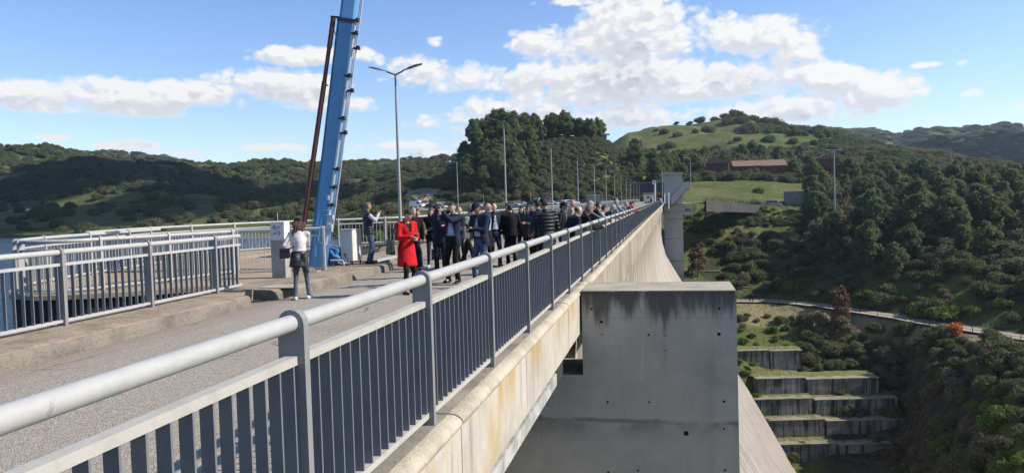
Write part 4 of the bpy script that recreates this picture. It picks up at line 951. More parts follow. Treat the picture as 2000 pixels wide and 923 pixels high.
# ------------------------------------------------------------------ vegetation prototypes
def np_mesh(name, V_, Q_, mats, mi=None):
    me = bpy.data.meshes.new(name); V_ = np.asarray(V_, np.float32); Q_ = np.asarray(Q_, np.int32); k = Q_.shape[1]
    me.vertices.add(len(V_)); me.vertices.foreach_set('co', V_.ravel()); me.loops.add(Q_.size); me.loops.foreach_set('vertex_index', Q_.ravel())
    me.polygons.add(len(Q_)); me.polygons.foreach_set('loop_start', np.arange(0, Q_.size, k)); me.polygons.foreach_set('loop_total', np.full(len(Q_), k))
    me.update(calc_edges=True)
    for m in mats: me.materials.append(m)
    if mi is not None: me.polygons.foreach_set('material_index', mi)
    return me
def cards(rs_, C, Nrm, size, jit=.7):
    """leaf clumps: one small bent quad per centre, roughly facing its normal"""
    n = len(C); Nn = Nrm+rs_.normal(0, jit, (n, 3)); Nn /= np.linalg.norm(Nn, axis=1)[:, None]+1e-9
    t_ = np.cross(Nn, rs_.normal(0, 1, (n, 3))); t_ /= np.linalg.norm(t_, axis=1)[:, None]+1e-9; b_ = np.cross(Nn, t_)
    s = (size*rs_.uniform(.5, 1.3, n))[:, None]; asp = rs_.uniform(.5, 1.0, (n, 1))
    V_ = np.stack([C-t_*s-b_*s*asp*.6, C+t_*s*.8-b_*s*asp, C+t_*s+b_*s*asp*.7, C-t_*s*.7+b_*s*asp], 1).reshape(-1, 3)
    return V_, np.arange(4*n).reshape(n, 4)
def lobes_cloud(seed, lobes, n, size, inner=.35, up=.35, bottom=-.55):
    rs_ = np.random.RandomState(seed); lobes = np.array(lobes); w = (lobes[:, 3]*lobes[:, 4]); k = rs_.choice(len(lobes), n, p=w/w.sum())
    d = rs_.normal(0, 1, (n, 3)); d /= np.linalg.norm(d, axis=1)[:, None]; d[:, 2] = np.where((d[:, 2] < bottom), np.abs(d[:, 2])*.6, d[:, 2])
    rad_ = 1-inner*rs_.rand(n)**1.6+np.abs(rs_.normal(0, .11, n))
    C = lobes[k, :3]+d*rad_[:, None]*np.stack([lobes[k, 3], lobes[k, 3], lobes[k, 4]], 1)
    Nn = d.copy(); Nn[:, 2] += up
    return cards(rs_, C, Nn, size, .95)
def core(lobes, sc=.72):
    mb = MB()
    for (x, y, z, r, h) in lobes: mb.ell((x, y, z), r*sc, r*sc, h*sc, nu=8, nv=5)
    return mb
def crown_mesh(name, seed, lobes, n, size, m, inner=.35, csc=.7):
    V_, Q_ = lobes_cloud(seed, lobes, n, size, inner); c = core(lobes, csc); F = []
    for f in c.f: F.append(f if len(f) == 4 else (f[0], f[1], f[2], f[2]))
    me = bpy.data.meshes.new(name); vs = [tuple(v_) for v_ in V_]; o_ = len(vs)
    me.from_pydata(vs+c.v, [], [tuple(q_) for q_ in Q_]+[tuple(i+o_ for i in f) for f in c.f]); me.materials.append(m); me.update()
    return me
def trunk_mesh(name, pts, rr, limbs, m):
    mb = MB(); mb.tube(pts, rr, 8)
    for a, b, r1 in limbs: mb.tube([a, (Vector(a)+Vector(b))/2+Vector((0,0,.05)), b], [r1, r1*.7, r1*.35], 6)
    return mb.mesh(name, m)
def lobes_bush(seed, n=8, flat=1.0):
    r_ = random.Random(seed); L = []
    for i in range(n):
        a = r_.uniform(0, 2*PI); q_ = r_.uniform(.1, .6) if i else 0; h = r_.uniform(.12, .36) if i % 2 else r_.uniform(.4, .66)*(1-q_*.4)
        L.append((math.cos(a)*q_, math.sin(a)*q_, h*flat, r_.uniform(.3, .46), r_.uniform(.28, .42)*flat))
    return L
def lobes_pine(seed, n=15, slim=.3):
    r_ = random.Random(seed); L = []
    for i in range(n):
        u = .24+.68*i/(n-1); w = slim*(1.05-.75*((u-.45)/.5)**2 if u > .45 else .85+.2*(u-.24)/.2); a = i*2.4+r_.uniform(-.6,.6); q_ = w*r_.uniform(.25, .95)
        if i > n-3: q_ *= .25
        L.append((math.cos(a)*q_, math.sin(a)*q_, u+r_.uniform(-.03,.03), r_.uniform(.08, .135), r_.uniform(.10, .165)*(1 if i < n-3 else .8)))
    return L
PR = {}
def proto(kind, v, crown, trunk): PR.setdefault(kind, []).append((crown, trunk))
for v in range(3):
    L = lobes_bush(10+v, 13, (.85, .75, .95)[v]); cr = crown_mesh('bush_crown', v, L, 2200, .046, M_leaf_bush)
    tr = trunk_mesh('bush_stem', [(0,0,-.15),(0.02,0,.2),(0,.02,.4)], [.05,.04,.02], [((0,0,.1),(.3,.1,.4),.03),((0,0,.12),(-.25,.2,.42),.03),((0,0,.1),(.05,-.3,.4),.03)], M_bark); proto('bush', v, cr, tr)
for v in range(3):
    L = lobes_pine(30+v, (22,24,20)[v], (.27,.23,.30)[v]); cr = crown_mesh('pine_crown', 40+v, L, 3600, .023, M_leaf_pine, .5, .66)
    tr = trunk_mesh('pine_trunk', [(0,0,-.08),(.01,0,.3),(-.01,.01,.6),(0,0,.93)], [.022,.017,.011,.004], [((0,0,u), (l[0]*.9, l[1]*.9, l[2]), .007) for u, l in zip([.25+.04*i for i in range(12)], L)], M_bark); proto('pine', v, cr, tr)
L = lobes_bush(77, 8, 1.0); proto('olive', 0, crown_mesh('olive_crown', 5, L, 1200, .05, M_leaf_olive, .5, .5), PR['bush'][0][1])
L = lobes_bush(78, 7, .8); proto('bright', 0, crown_mesh('fresh_crown', 6, L, 1300, .055, M_leaf_bright, .5, .55), PR['bush'][0][1])
Lc = [(0,0,.1+.85*i/9, .2*(1-i/9.5)+.02, .09) for i in range(10)]; proto('cypress', 0, crown_mesh('conifer_crown', 8, Lc, 1400, .03, M_leaf_dark, .4, .7), trunk_mesh('conifer_trunk', [(0,0,-.05),(0,0,.9)], [.02,.004], [], M_bark))
L = lobes_pine(55, 13, .24); proto('rusty', 0, crown_mesh('rusty_crown', 9, L, 1500, .024, M_leaf_brown, .7, .25), PR['pine'][0][1])
L = lobes_bush(79, 6, 1.0); proto('orange', 0, crown_mesh('orange_crown', 12, L, 500, .06, M_leaf_orange, .8, .2), PR['bush'][1][1])
NM = {'bush': ('maquis_bush', 'bush'), 'pine': ('pine_tree', 'tree'), 'olive': ('olive_bush', 'bush'), 'bright': ('fresh_bush', 'bush'), 'cypress': ('conifer_tree', 'tree'), 'rusty': ('bare_tree', 'tree'), 'orange': ('orange_shrub', 'shrub')}
JM = {}
def joined(kind, v):
    """trunk and crown in one mesh, for plants too small in the photo to show parts"""
    if (kind, v) not in JM:
        cr, tr = PR[kind][v]; bm = bmesh.new(); bm.from_mesh(cr); nf = len(bm.faces); bm.from_mesh(tr); bm.faces.ensure_lookup_table()
        for f in bm.faces[nf:]: f.material_index = 1
        me = bpy.data.meshes.new(NM[kind][0]+'_small'); bm.to_mesh(me); bm.free(); me.materials.append(cr.materials[0]); me.materials.append(tr.materials[0]); JM[(kind, v)] = me
    return JM[(kind, v)]
PLANTED = []
DEFER = []
def plant(kind, x, y, s, label, group, rnd, hs=1.0, z=None, parts=True, sink=.0):
    if kind.startswith('big'): kind = kind[3:]; s *= .42; hs *= 1.4
    DEFER.append((s/math.hypot(x, y), kind, x, y, s, label, group, random.Random(len(DEFER)), hs, z, parts, sink))
def plant_all():
    for k_, b_ in (('bigolive', 'olive'), ('bigbush', 'bush')): pass
    DEFER.sort(key=lambda e: -e[0]); cnt = {}; rest = {}
    for sz, *a in DEFER:
        nm = NM[a[0]][0]; cnt[nm] = cnt.get(nm, 0)+1
        if cnt[nm] <= 290: plant_now(*a)
        else: rest.setdefault(a[0], []).append((a[1], a[2], (tz(a[1], a[2]) if a[8] is None else a[8])-.1, a[3], a[7], cnt[nm] % 3))
    return rest
def plant_now(kind, x, y, s, label, group, rnd, hs=1.0, z=None, parts=True, sink=.0):
    v = rnd.randrange(len(PR[kind])); zz_ = tz(x, y) if z is None else z; nm, cat = NM[kind]
    sc = (s, s, s*hs); rz = rnd.uniform(0, 2*PI)
    if parts:
        root = empty(nm, (x, y, zz_-sink), rz, label, cat, group); root.scale = sc
        for mesh, pn in ((PR[kind][v][0], 'crown'), (PR[kind][v][1], 'trunk')):
            o = bpy.data.objects.new(pn, mesh); COL.objects.link(o); o.parent = root
        o = root
    else:
        o = bpy.data.objects.new(nm, joined(kind, v)); COL.objects.link(o); o.location = (x, y, zz_-sink); o.rotation_euler.z = rz; o.scale = sc; tag(o, label, cat, group)
    PLANTED.append((x, y, s)); return o
def stuff_scatter(name, pts, crowns):
    """one object: geometry nodes place the given crown meshes on the points (x, y, z, scale, hscale, index)"""
    pts = np.array(pts, float); me = bpy.data.meshes.new(name); me.vertices.add(len(pts)); me.vertices.foreach_set('co', pts[:, :3].ravel()); me.update()
    rs_ = np.random.RandomState(3)
    for an, ar in (('sx', pts[:, 3]), ('sz', pts[:, 3]*pts[:, 4]), ('rot', rs_.rand(len(pts))*6.28)):
        a = me.attributes.new(an, 'FLOAT', 'POINT'); a.data.foreach_set('value', ar.astype(np.float32))
    a = me.attributes.new('kindex', 'INT', 'POINT'); a.data.foreach_set('value', pts[:, 5].astype(np.int32))
    o = bpy.data.objects.new(name, me); COL.objects.link(o)
    gt = bpy.data.node_groups.new(name, 'GeometryNodeTree'); gt.interface.new_socket('Geometry', in_out='INPUT', socket_type='NodeSocketGeometry'); gt.interface.new_socket('Geometry', in_out='OUTPUT', socket_type='NodeSocketGeometry')
    N = gt.nodes; Lk = gt.links; gi_ = N.new('NodeGroupInput'); go_ = N.new('NodeGroupOutput'); join = N.new('GeometryNodeJoinGeometry')
    def attr(an, typ='FLOAT'):
        n = N.new('GeometryNodeInputNamedAttribute'); n.data_type = typ; n.inputs['Name'].default_value = an; return n.outputs['Attribute']
    for i, (ob) in enumerate(crowns):
        oi = N.new('GeometryNodeObjectInfo'); oi.inputs['Object'].default_value = ob; oi.transform_space = 'ORIGINAL'; oi.inputs['As Instance'].default_value = False
        iop = N.new('GeometryNodeInstanceOnPoints'); Lk.new(gi_.outputs[0], iop.inputs['Points']); Lk.new(oi.outputs['Geometry'], iop.inputs['Instance'])
        cmpn = N.new('FunctionNodeCompare'); cmpn.data_type = 'INT'; cmpn.operation = 'EQUAL'; ins_ = [s for s in cmpn.inputs if s.type == 'INT']
        Lk.new(attr('kindex', 'INT'), ins_[0]); ins_[1].default_value = i; Lk.new(cmpn.outputs[0], iop.inputs['Selection'])
        cs = N.new('ShaderNodeCombineXYZ'); Lk.new(attr('sx'), cs.inputs[0]); Lk.new(attr('sx'), cs.inputs[1]); Lk.new(attr('sz'), cs.inputs[2]); Lk.new(cs.outputs[0], iop.inputs['Scale'])
        cr_ = N.new('ShaderNodeCombineXYZ'); Lk.new(attr('rot'), cr_.inputs[2]); e2r = N.new('FunctionNodeEulerToRotation'); Lk.new(cr_.outputs[0], e2r.inputs[0]); Lk.new(e2r.outputs[0], iop.inputs['Rotation'])
        Lk.new(iop.outputs[0], join.inputs[0])
    Lk.new(join.outputs[0], go_.inputs[0]); md = o.modifiers.new('scatter', 'NODES'); md.node_group = gt
    tag(o, kind='stuff'); return o
# ------------------------------------------------------------------ planting
def spots(rnd, n, px0, px1, d0, d1, smin, ok=None, tries=30, bias=1.0):
    """n positions between photo columns and depths, kept apart by about smin"""
    out = []
    for _ in range(n*tries):
        if len(out) >= n: break
        px = rnd.uniform(px0, px1); d = lerp(d0, d1, rnd.random()**bias); r_ = ray(px, 395)*d; x, y = r_[0], r_[1]
        if ok and not ok(px, d, x, y): continue
        if any((x-a)**2+(y-b)**2 < smin*smin for a, b, *_ in out): continue
        out.append((x, y, px, d))
    return out
def rowat(x, y): return float(terr(x, y, True)[1][0])
rn = random.Random(5)
# --- wooded knoll: pines
G = 'pines on the wooded knoll'
k1 = spots(rn, 52, 908, 1010, 283, 372, 5.0, bias=1.1)
for x, y, px, d in k1: plant('pine', x, y, rn.uniform(11, 15)*(.82 if px < 965 else 1), 'tall dark pine packed into the wooded left shoulder of the knoll', G, rn, sink=.5)
k2 = spots(rn, 34, 1005, 1180, 342, 372, 4.2)
for x, y, px, d in k2: plant('pine', x, y, rn.uniform(8, 12.5)*(1 if px < 1120 else .85), 'pine standing on the crest line of the knoll', 'pines along the crest of the knoll', rn, sink=.4)
for x, y, px, d in spots(rn, 12, 1000, 1050, 305, 345, 4.5): plant('pine', x, y, rn.uniform(8, 12), 'pine on the left upper slope of the knoll below the crest', 'pines on the upper slope of the knoll', rn)
for x, y, px, d in spots(rn, 95, 960, 1290, 290, 345, 4, ok=lambda px, d, x, y: not (px > 1210 and d > 330)): plant(rn.choice(['bush', 'olive', 'olive']), x, y, rn.uniform(1.2, 2.8), 'scrubby bush on the open face of the knoll', 'bushes on the face of the knoll', rn, parts=False)
for x, y, px, d in spots(rn, 22, 900, 1190, 276, 290, 3.6): plant('olive', x, y, rn.uniform(2.4, 4.2), 'grey-green bushy tree behind the parked cars', 'grey bushes behind the car park', rn, parts=False)
for x, y, px, d in spots(rn, 34, 890, 1290, 277, 294, 3.6): plant('bush', x, y, rn.uniform(2.8, 4.4), 'dark bush behind the row of parked vehicles', 'dark bushes behind the car park', rn, parts=False)
# --- behind the tower and the houses
G = 'trees around the red houses'
for x, y, px, d in spots(rn, 62, 1236, 1600, 300, 420, 6, ok=lambda px, d, x, y: not (1340 < px < 1560 and d < 322) and not (1366 < px < 1428 and d < 348) and not (1428 < px < 1545 and d < 356)): plant('pine', x, y, rn.uniform(8, 13), 'bushy dark pine in the belt around the red houses', G, rn, hs=.85)
for x, y, px, d in spots(rn, 34, 1340, 1560, 303, 324, 4.0): plant('bush', x, y, rn.uniform(3.0, 4.6), 'round dark bush in the hedge between the lawn and the red houses', 'hedge bushes in front of the red houses', rn, parts=False)
for x, y, px, d in spots(rn, 26, 1370, 1580, 345, 372, 5): plant('olive', x, y, rn.uniform(5, 8), 'tall grey-green tree rising behind the red houses', 'grey-green trees behind the red houses', rn, hs=1.25, parts=False)
for px, h in ((1494, 11), (1517, 10.5)): q_ = onground(px, 350); plant('cypress', q_.x, q_.y, h, 'dark pointed conifer behind the long red house, '+('left' if px < 1500 else 'right')+' of two', 'pointed conifers behind the houses', rn)
for px, d, s_ in ((1395,318,3.6),(1436,321,3.4),(1462,319,5.2),(1476,320,5.6),(1492,321,4.4),(1520,320,4.4),(1538,320,4.8),(1422,320,5.0)):
    q_ = onground(px, d); plant('bush', q_.x, q_.y, s_*.85, 'large dark bush hiding the lower walls of the red houses', 'large bushes against the red houses', rn, parts=False, hs=1.2)
# green hill
for (px, y, d, s) in ((1450,262,620,15),(1470,272,585,15),(1490,262,610,14),(1505,258,625,13),(1520,272,590,12),(1546,268,600,12),(1560,262,620,12),(1575,272,600,13),(1590,262,620,12),(1600,275,580,12),(1425,247,670,12),(1450,245,670,12),(1360,262,610,6),(1300,255,620,9),(1385,257,640,13),(1404,285,520,9),(1420,238,690,10),(1400,238,695,8),(1440,238,700,12),(1455,235,700,9),(1470,236,700,13),(1490,236,700,10),(1505,240,690,9),(1480,262,600,14),(1466,268,580,12),(1497,248,660,15),(1515,250,660,14),(1522,243,690,12),(1462,251,640,12),(1450,257,620,9),(1508,268,600,12),(1530,266,600,11),(1548,247,690,9),(1565,250,690,9),(1580,254,680,10),(1350,246,700,5),(1324,250,700,4.5),(1310,268,560,8),(1325,262,600,8),(1443,276,545,6),(1296,268,560,8),(1284,258,640,4),(1540,249,690,8),(1430,277,540,4),(1535,262,640,9),(1555,276,560,9),(1370,238,700,9)):
    r_ = ray(px, 395)*d; plant('bush', r_[0], r_[1], s*.8, 'dark round thicket on the open grassy hill', 'thickets dotted over the grassy hill', rn, hs=.95, parts=False, sink=.8)
for x, y, px, d in spots(rn, 70, 1500, 1720, 430, 640, 9): plant('bush', x, y, rn.uniform(3.6, 6.5), 'dark bush where the grassy hill turns to scrub', 'bushes on the right end of the grassy hill', rn, parts=False)
for px, d, s in ((1240, 470, 11), (1262, 480, 6), (1275, 470, 7)): q_ = onground(px, d); plant('pine', q_.x, q_.y, s, 'single slim tree standing alone on the grassy slope beside the knoll', 'lone trees by the knoll', rn)
# --- right bank: pines
G = 'trees on the right bank above the footpath'
okp = lambda px, d, x, y: 4.6 < rowat(x, y) < 8.4 and not (1583 < px < 1640 and 255 < d < 332)
rb = spots(rn, 190, 1585, 2060, 170, 380, 6.5, ok=okp, bias=.9)
for x, y, px, d in rb: plant(rn.choice(['pine']*6+['bigolive', 'bigbush']), x, y, rn.uniform(7.5, 15)*(1 if d < 300 else .85), 'bushy tree in the dense wood covering the right bank', G, rn, hs=.9, sink=.4)
# --- right bank: bushes near the path and gully
oks = lambda px, d, x, y: (rowat(x, y) > 4.15) and not (px > 1600 and d > 225 and d < 250 and px < 1610)
G = 'bushes on the slope above the footpath'
rb2 = spots(rn, 230, 1415, 2060, 122, 236, 3.6, ok=lambda px, d, x, y: 4.15 < rowat(x, y) < 5.85 and not (px < 1560 and rowat(x, y) > 5.2))
for x, y, px, d in rb2: plant(rn.choice(['bush']*6+['olive', 'bright']), x, y, rn.uniform(2.2, 4.6), 'leafy bush in the tangled slope above the valley footpath', G, rn, hs=.9)
for x, y, px, d in spots(rn, 24, 1350, 1470, 212, 230, 3.2): plant(rn.choice(['bush', 'bush', 'olive', 'bright']), x, y, rn.uniform(1.5, 3.2), 'bush on the green bank between the tower and the road', 'bushes beside the tower', rn)
G = 'bushes in the gully below the footpath'
rb3 = spots(rn, 250, 1560, 2060, 98, 180, 2.7, ok=lambda px, d, x, y: 1.5 < rowat(x, y) < 2.75 and not (px < 1600 and rowat(x, y) < 2.0))
for x, y, px, d in rb3: plant(rn.choice(['bush']*5+['olive']), x, y, rn.uniform(1.6, 3.6), 'bush in the dark gully between the footpath and the block steps', G, rn)
for x, y, px, d in spots(rn, 26, 1440, 1600, 154, 184, 2.6, ok=lambda px, d, x, y: rowat(x, y) < 2.8): plant(rn.choice(['bush', 'bright', 'olive']), x, y, rn.uniform(1.1, 2.4), 'low bush on the bright bank below the two walkers', 'low bushes above the block steps', rn)
for x, y, px, d in spots(rn, 34, 1840, 2080, 90, 122, 3.2, ok=lambda px, d, x, y: rowat(x, y) < 1.6): plant(rn.choice(['bush', 'bush', 'bright', 'olive']), x, y, rn.uniform(1.6, 3.6), 'leafy bush in the lower right corner of the valley', 'bushes in the valley corner', rn)
for x, y, px, d in spots(rn, 30, 1740, 1860, 112, 132, 2.2, ok=lambda px, d, x, y: rowat(x, y) < 1.3): plant(rn.choice(['bush', 'olive']), x, y, rn.uniform(1.2, 2.4), 'bush at the foot of the rock right of the lowest steps', 'bushes at the foot of the rock', rn)
for (px, y, d, s, kd) in ((1712,845,134,1.9,'bush'),(1541,896,132.5,1.8,'bright'),(1548,880,133.0,1.5,'bush'),(1770,851,133,1.2,'olive'),(1600,915,131,1.3,'bright'),(1655,915,131,1.3,'bright'),(1660,780,136.3,.8,'bright')):
    q_ = at(px, y+14, d); plant(kd, q_.x, q_.y, s, 'small bush growing against the block steps', 'small bushes on the block steps', rn, z=q_.z)
for (px, y0_, d, s) in ((1498,745,145.5,1.4),(1482,765,144,1.2),(1490,800,141,1.5),(1505,815,140,1.2),(1515,850,138,1.6),(1525,870,137,1.3),(1462,722,148,1.6),(1475,705,150,1.5),(1450,700,151,1.6)):
    q_ = at(px-6, y0_+8, d); plant('bright', q_.x, q_.y, s, 'fresh green tuft between the dam face and the block steps', 'green tufts beside the dam face', rn, hs=.7, z=q_.z, parts=False)
q_ = onground(1643, 166.0); plant('rusty', q_.x, q_.y, 8.6, 'rusty brown bare-looking tree beside the valley footpath', None, rn)
q_ = onground(1868, 141.5); plant('orange', q_.x, q_.y, 2.9, 'small bright orange shrub beside the valley footpath', None, rn)
q_ = onground(1361, 203); plant('rusty', q_.x, q_.y, 9.5, 'greyish bare tree right beside the tall tower', None, rn, hs=.9)
q_ = onground(1482, 268); plant('bush', q_.x, q_.y, 3.2, 'single dark round bush on the lawn above the van', None, rn)
q_ = at(1478, 408, 233); plant('olive', q_.x, q_.y, 3.6, 'pale olive tree beside the road left of the van', None, rn, z=q_.z-.5)
q_ = onground(1790, 158); plant('bright', q_.x, q_.y, 4.4, 'fresh green bush above the footpath, left of two', 'fresh green bushes above the footpath', rn)
q_ = onground(1850, 152); plant('bright', q_.x, q_.y, 4.2, 'fresh green bush above the footpath, right of two', 'fresh green bushes above the footpath', rn)
# --- bushes left: on the near spur behind the rear railing
for x, y, px, d in spots(rn, 42, 640, 800, 122, 205, 3.2, ok=lambda px, d, x, y: tz(x, y) > -8): plant(rn.choice(['bush', 'bush', 'bright', 'olive']), x, y, rn.uniform(2.2, 4.2), 'green bush on the shore spur behind the rear railing', 'bushes on the shore spur', rn)
for x, y, px, d in spots(rn, 14, 740, 880, 240, 300, 6, ok=lambda px, d, x, y: d > 255 and not (810 < px < 870)): plant('bush', x, y, rn.uniform(2, 3.4), 'bush beside the sandy track on the far bank', 'bushes along the sandy track', rn, parts=False)
for x, y, px, d in spots(rn, 160, -60, 880, 330, 560, 9, ok=lambda px, d, x, y: vnoise(np.array([x/45.]), np.array([y/45.]))[0] > -.05 or d > 470): plant('bush', x, y, rn.uniform(3.2, 6.0), 'dark bush on the shaded fields beyond the reservoir', 'bushes on the fields beyond the reservoir', rn, parts=False)
rest_ = plant_all()
# --- far scrub that reads as one mass
cob = {}
for o in list(bpy.data.objects):
    if o.name.split('.')[0] == 'crown' and o.data.name.startswith('bush_crown') and o.data.name not in cob: cob[o.data.name] = o
    if o.name.split('.')[0] == 'crown' and o.data.name.startswith('pine_crown') and o.data.name not in cob: cob[o.data.name] = o
bl = [cob[k] for k in sorted(cob) if k.startswith('bush')]; pl = [cob[k] for k in sorted(cob) if k.startswith('pine')]
if rest_.get('bush'): stuff_scatter('maquis_scrub', rest_['bush'], bl)
if rest_.get('pine'): stuff_scatter('pine_wood', rest_['pine'], pl)
def scatter_pts(n, px0, px1, d0, d1, s0, s1, dens, seed, hs=(.95, 1.25), nk=3, power=2.0):
    rs_ = np.random.RandomState(seed); out = []
    px = rs_.uniform(px0, px1, n*4); u = rs_.rand(n*4); d = (d0**power+(d1**power-d0**power)*u)**(1/power)
    A_ = np.interp(px, [px0+(px1-px0)*i/40 for i in range(41)], [pxaz(px0+(px1-px0)*i/40) for i in range(41)])
    hl_ = np.hypot(1, (px-1000)/FPX); r = d*hl_; x = np.sin(A_)*r; y = np.cos(A_)*r
    z, row, az = terr(x, y, True); keep = dens(px, d, x, y, z, row) > rs_.rand(len(px)); keep &= z > -7.6
    x, y, z, d = x[keep][:n], y[keep][:n], z[keep][:n], d[keep][:n]; s = rs_.uniform(s0, s1, len(x))
    return np.stack([x, y, z-.15*s, s, rs_.uniform(*hs, len(x)), rs_.randint(0, nk, len(x))], 1)
n_ = lambda x, y, s: vnoise(x/s+11, y/s+5)
def dl(px, d, x, y, z, row):
    f = np.where(row < 4.6, .05+1.5*np.clip(n_(x, y, 50)-.12, 0, 1), .95)
    f = np.where((px < 110) & (row < 3.6) & (row > 1.8), .02, f); f = np.where((px > 560) & (row < 5.2), np.clip(n_(x, y, 60)*3-.1, 0.01, .5), f)
    f = np.where((px < 60) & (row > 5.3) & (row < 5.9), .15, f)
    f = np.where((px > 345) & (px < 400) & (row > 5.15) & (row < 5.6), 0, f)
    return f
stuff_scatter('far_left_scrub', np.concatenate([scatter_pts(4600, -160, 900, 330, 900, 3.4, 6.4, dl, 1), scatter_pts(5200, -160, 900, 900, 1600, 5.5, 9, lambda px, d, x, y, z, row: np.full(len(px), .9), 2, hs=(.6, .85))]), bl)
stuff_scatter('far_right_scrub', np.concatenate([scatter_pts(1500, 1600, 2150, 300, 700, 4.2, 7.4, lambda px, d, x, y, z, row: np.where((row > 7.4), .95, .0), 3),
    scatter_pts(4500, 1560, 2200, 700, 2100, 9, 17, lambda px, d, x, y, z, row: np.where(row > 9.6, .9, .1), 4, hs=(.4, .6)),
    scatter_pts(450, 1215, 1600, 400, 500, 4.5, 7, lambda px, d, x, y, z, row: np.where((px > 1350) & (px < 1500), .3, .8), 5)]), bl)
ol = [o for o in bpy.data.objects if o.type == 'MESH' and o.data.name.startswith('olive_crown')][:1]
stuff_scatter('knoll_scrub', scatter_pts(1300, 985, 1295, 284, 352, .8, 1.8, lambda px, d, x, y, z, row: np.where(n_(x, y, 9) > .02, .8, .2), 17, nk=1), ol)
br = [o for o in bpy.data.objects if o.type == 'MESH' and o.data.name.startswith('fresh_crown')][:1]
stuff_scatter('fresh_scrub', np.concatenate([scatter_pts(700, 985, 1295, 284, 352, .6, 1.4, lambda px, d, x, y, z, row: np.where(n_(x, y, 9) < .02, .8, .2), 18, nk=1), scatter_pts(700, 1335, 2100, 120, 240, .5, 1.3, lambda px, d, x, y, z, row: np.where((row > 4.1) & (row < 5.9), .7, np.where((row > 1.5) & (row < 2.8), .4, 0)), 19, nk=1)]), br)
stuff_scatter('undergrowth', np.concatenate([scatter_pts(2600, 1330, 2120, 110, 260, .8, 2.2, lambda px, d, x, y, z, row: np.where((row > 4.1) & (row < 5.7), .9, np.where((row > 1.4) & (row < 2.9), .5, .0)), 6),
    scatter_pts(1500, 905, 1290, 284, 350, .9, 2.3, lambda px, d, x, y, z, row: np.where(n_(x, y, 12) > 0, .8, .15), 7),
    scatter_pts(380, 640, 880, 130, 300, .8, 2.0, lambda px, d, x, y, z, row: np.where((row > 2.2) & (row < 4.1) & (px > 790), 0, .6), 8)]), bl)
# ------------------------------------------------------------------ vehicles
M_glass = mat('car_glass', (.03,.035,.04), .08, 0, .6).m; M_tyre = mat('tyre_rubber', (.02,.02,.02), .85).m; M_hub = mat('wheel_hub', (.35,.36,.37), .35, .6).m
def paint(n_, c): return mat(n_, c, .3, 0, .5).m
CP = {'white': paint('white_car_paint', (.70,.70,.69)), 'silver': paint('silver_car_paint', (.38,.39,.40)), 'dark': paint('dark_car_paint', (.035,.04,.05)), 'grey': paint('grey_car_paint', (.16,.165,.17))}
M_head = mat('headlamp_glass', (.6,.62,.63), .15).m; M_tail = mat('tail_lamp', (.35,.02,.02), .3).m
def car(kind, colr, loc, rz, label, group='vehicles parked on the far bank'):
    root = empty({'car': 'parked_car', 'van': 'parked_van'}[kind], loc, rz, label, {'car': 'car', 'van': 'van'}[kind], group)
    if kind == 'car': low = [(-2.1,.32),(2.1,.32),(2.15,.62),(2.0,.82),(1.1,.95),(-1.9,1.0),(-2.12,.8)]; top = [(-1.85,1.0),(1.05,.95),(.45,1.42),(-1.2,1.46),(-1.7,1.2)]; W_ = .86; wx = 1.3
    else: low = [(-2.6,.38),(2.6,.38),(2.65,.8),(2.45,1.05),(1.75,1.25),(-2.6,1.25)]; top = [(-2.58,1.25),(1.85,1.25),(1.15,2.15),(.8,2.25),(-2.5,2.25)]; W_ = .95; wx = 1.65
    mb = MB(); mb.prism(low, lambda p_, k: (p_[0], (W_, -W_)[k], p_[1])); mb.prism(top, lambda p_, k: (p_[0], (W_*.88, -W_*.88)[k], p_[1]+.001)); mb.build('body', CP[colr], root, bevel=.05)
    if kind == 'car': wins = [[(-1.45,1.04),(-.35,1.02),(-.35,1.36),(-1.15,1.37)], [(-.27,1.02),(.85,1.0),(.42,1.34),(-.27,1.36)]]
    else: wins = [[(.35,1.38),(1.6,1.38),(1.1,2.0),(.35,2.0)]]+([[(-1.9,1.38),(.2,1.38),(.2,1.98),(-1.9,1.98)]] if colr != 'white' else [])
    for w_ in wins:
        for s in (-1, 1):
            mb = MB(); y = s*(W_*.88+.012); mb.add([(x, y, z) for x, z in w_], [tuple(range(4)) if s < 0 else (3,2,1,0)]); mb.build('window', M_glass, root)
    xs_ = (.5, 1.03, 1.38, 1.0) if kind == 'car' else (1.17, 1.82, 2.08, 1.3)
    mb = MB(); mb.add([(xs_[0]+.03,-W_*.8,xs_[2]),(xs_[0]+.03,W_*.8,xs_[2]),(xs_[1]+.02,W_*.8,xs_[3]),(xs_[1]+.02,-W_*.8,xs_[3])], [(0,3,2,1)]); mb.build('windscreen', M_glass, root)
    for x in (-wx, wx):
        for s in (-1, 1):
            w_ = MB().tube([(x, s*(W_-.16), .34), (x, s*(W_+.02), .34)], .34, 14, smooth=False).build('wheel', M_tyre, root)
            MB().tube([(x, s*(W_+.02), .34), (x, s*(W_+.03), .34)], .19, 10, smooth=False).build('rim', M_hub, w_)
    fx = 2.12 if kind == 'car' else 2.6
    for s in (-1, 1): MB().box(fx-.03, fx+.04, s*.62-.16, s*.62+.16, .66, .8).build('headlight', M_head, root); MB().box(-fx-.03, -fx+.05, s*.66-.12, s*.66+.12, .72, .95).build('tail_light', M_tail, root)
    return root
rv = random.Random(9)
c = at(1510, 404.5, 236.5); car('van', 'silver', (c.x, c.y, c.z), rad(-8), 'silver van on the bank road below the lawn')
c = at(815, 406, 246); car('van', 'white', (c.x, c.y, c.z), rad(-15), 'white van parked at the foot of the sandy track')
for px, colr, lb, a_ in ((842,'dark','dark car parked just right of the white van behind the crowd',-20),(862,'silver','silver car parked third from the white van, behind the phone-holding man',-25)):
    c = at(px, 407, 244); car('car', colr, c, rad(a_), lb)
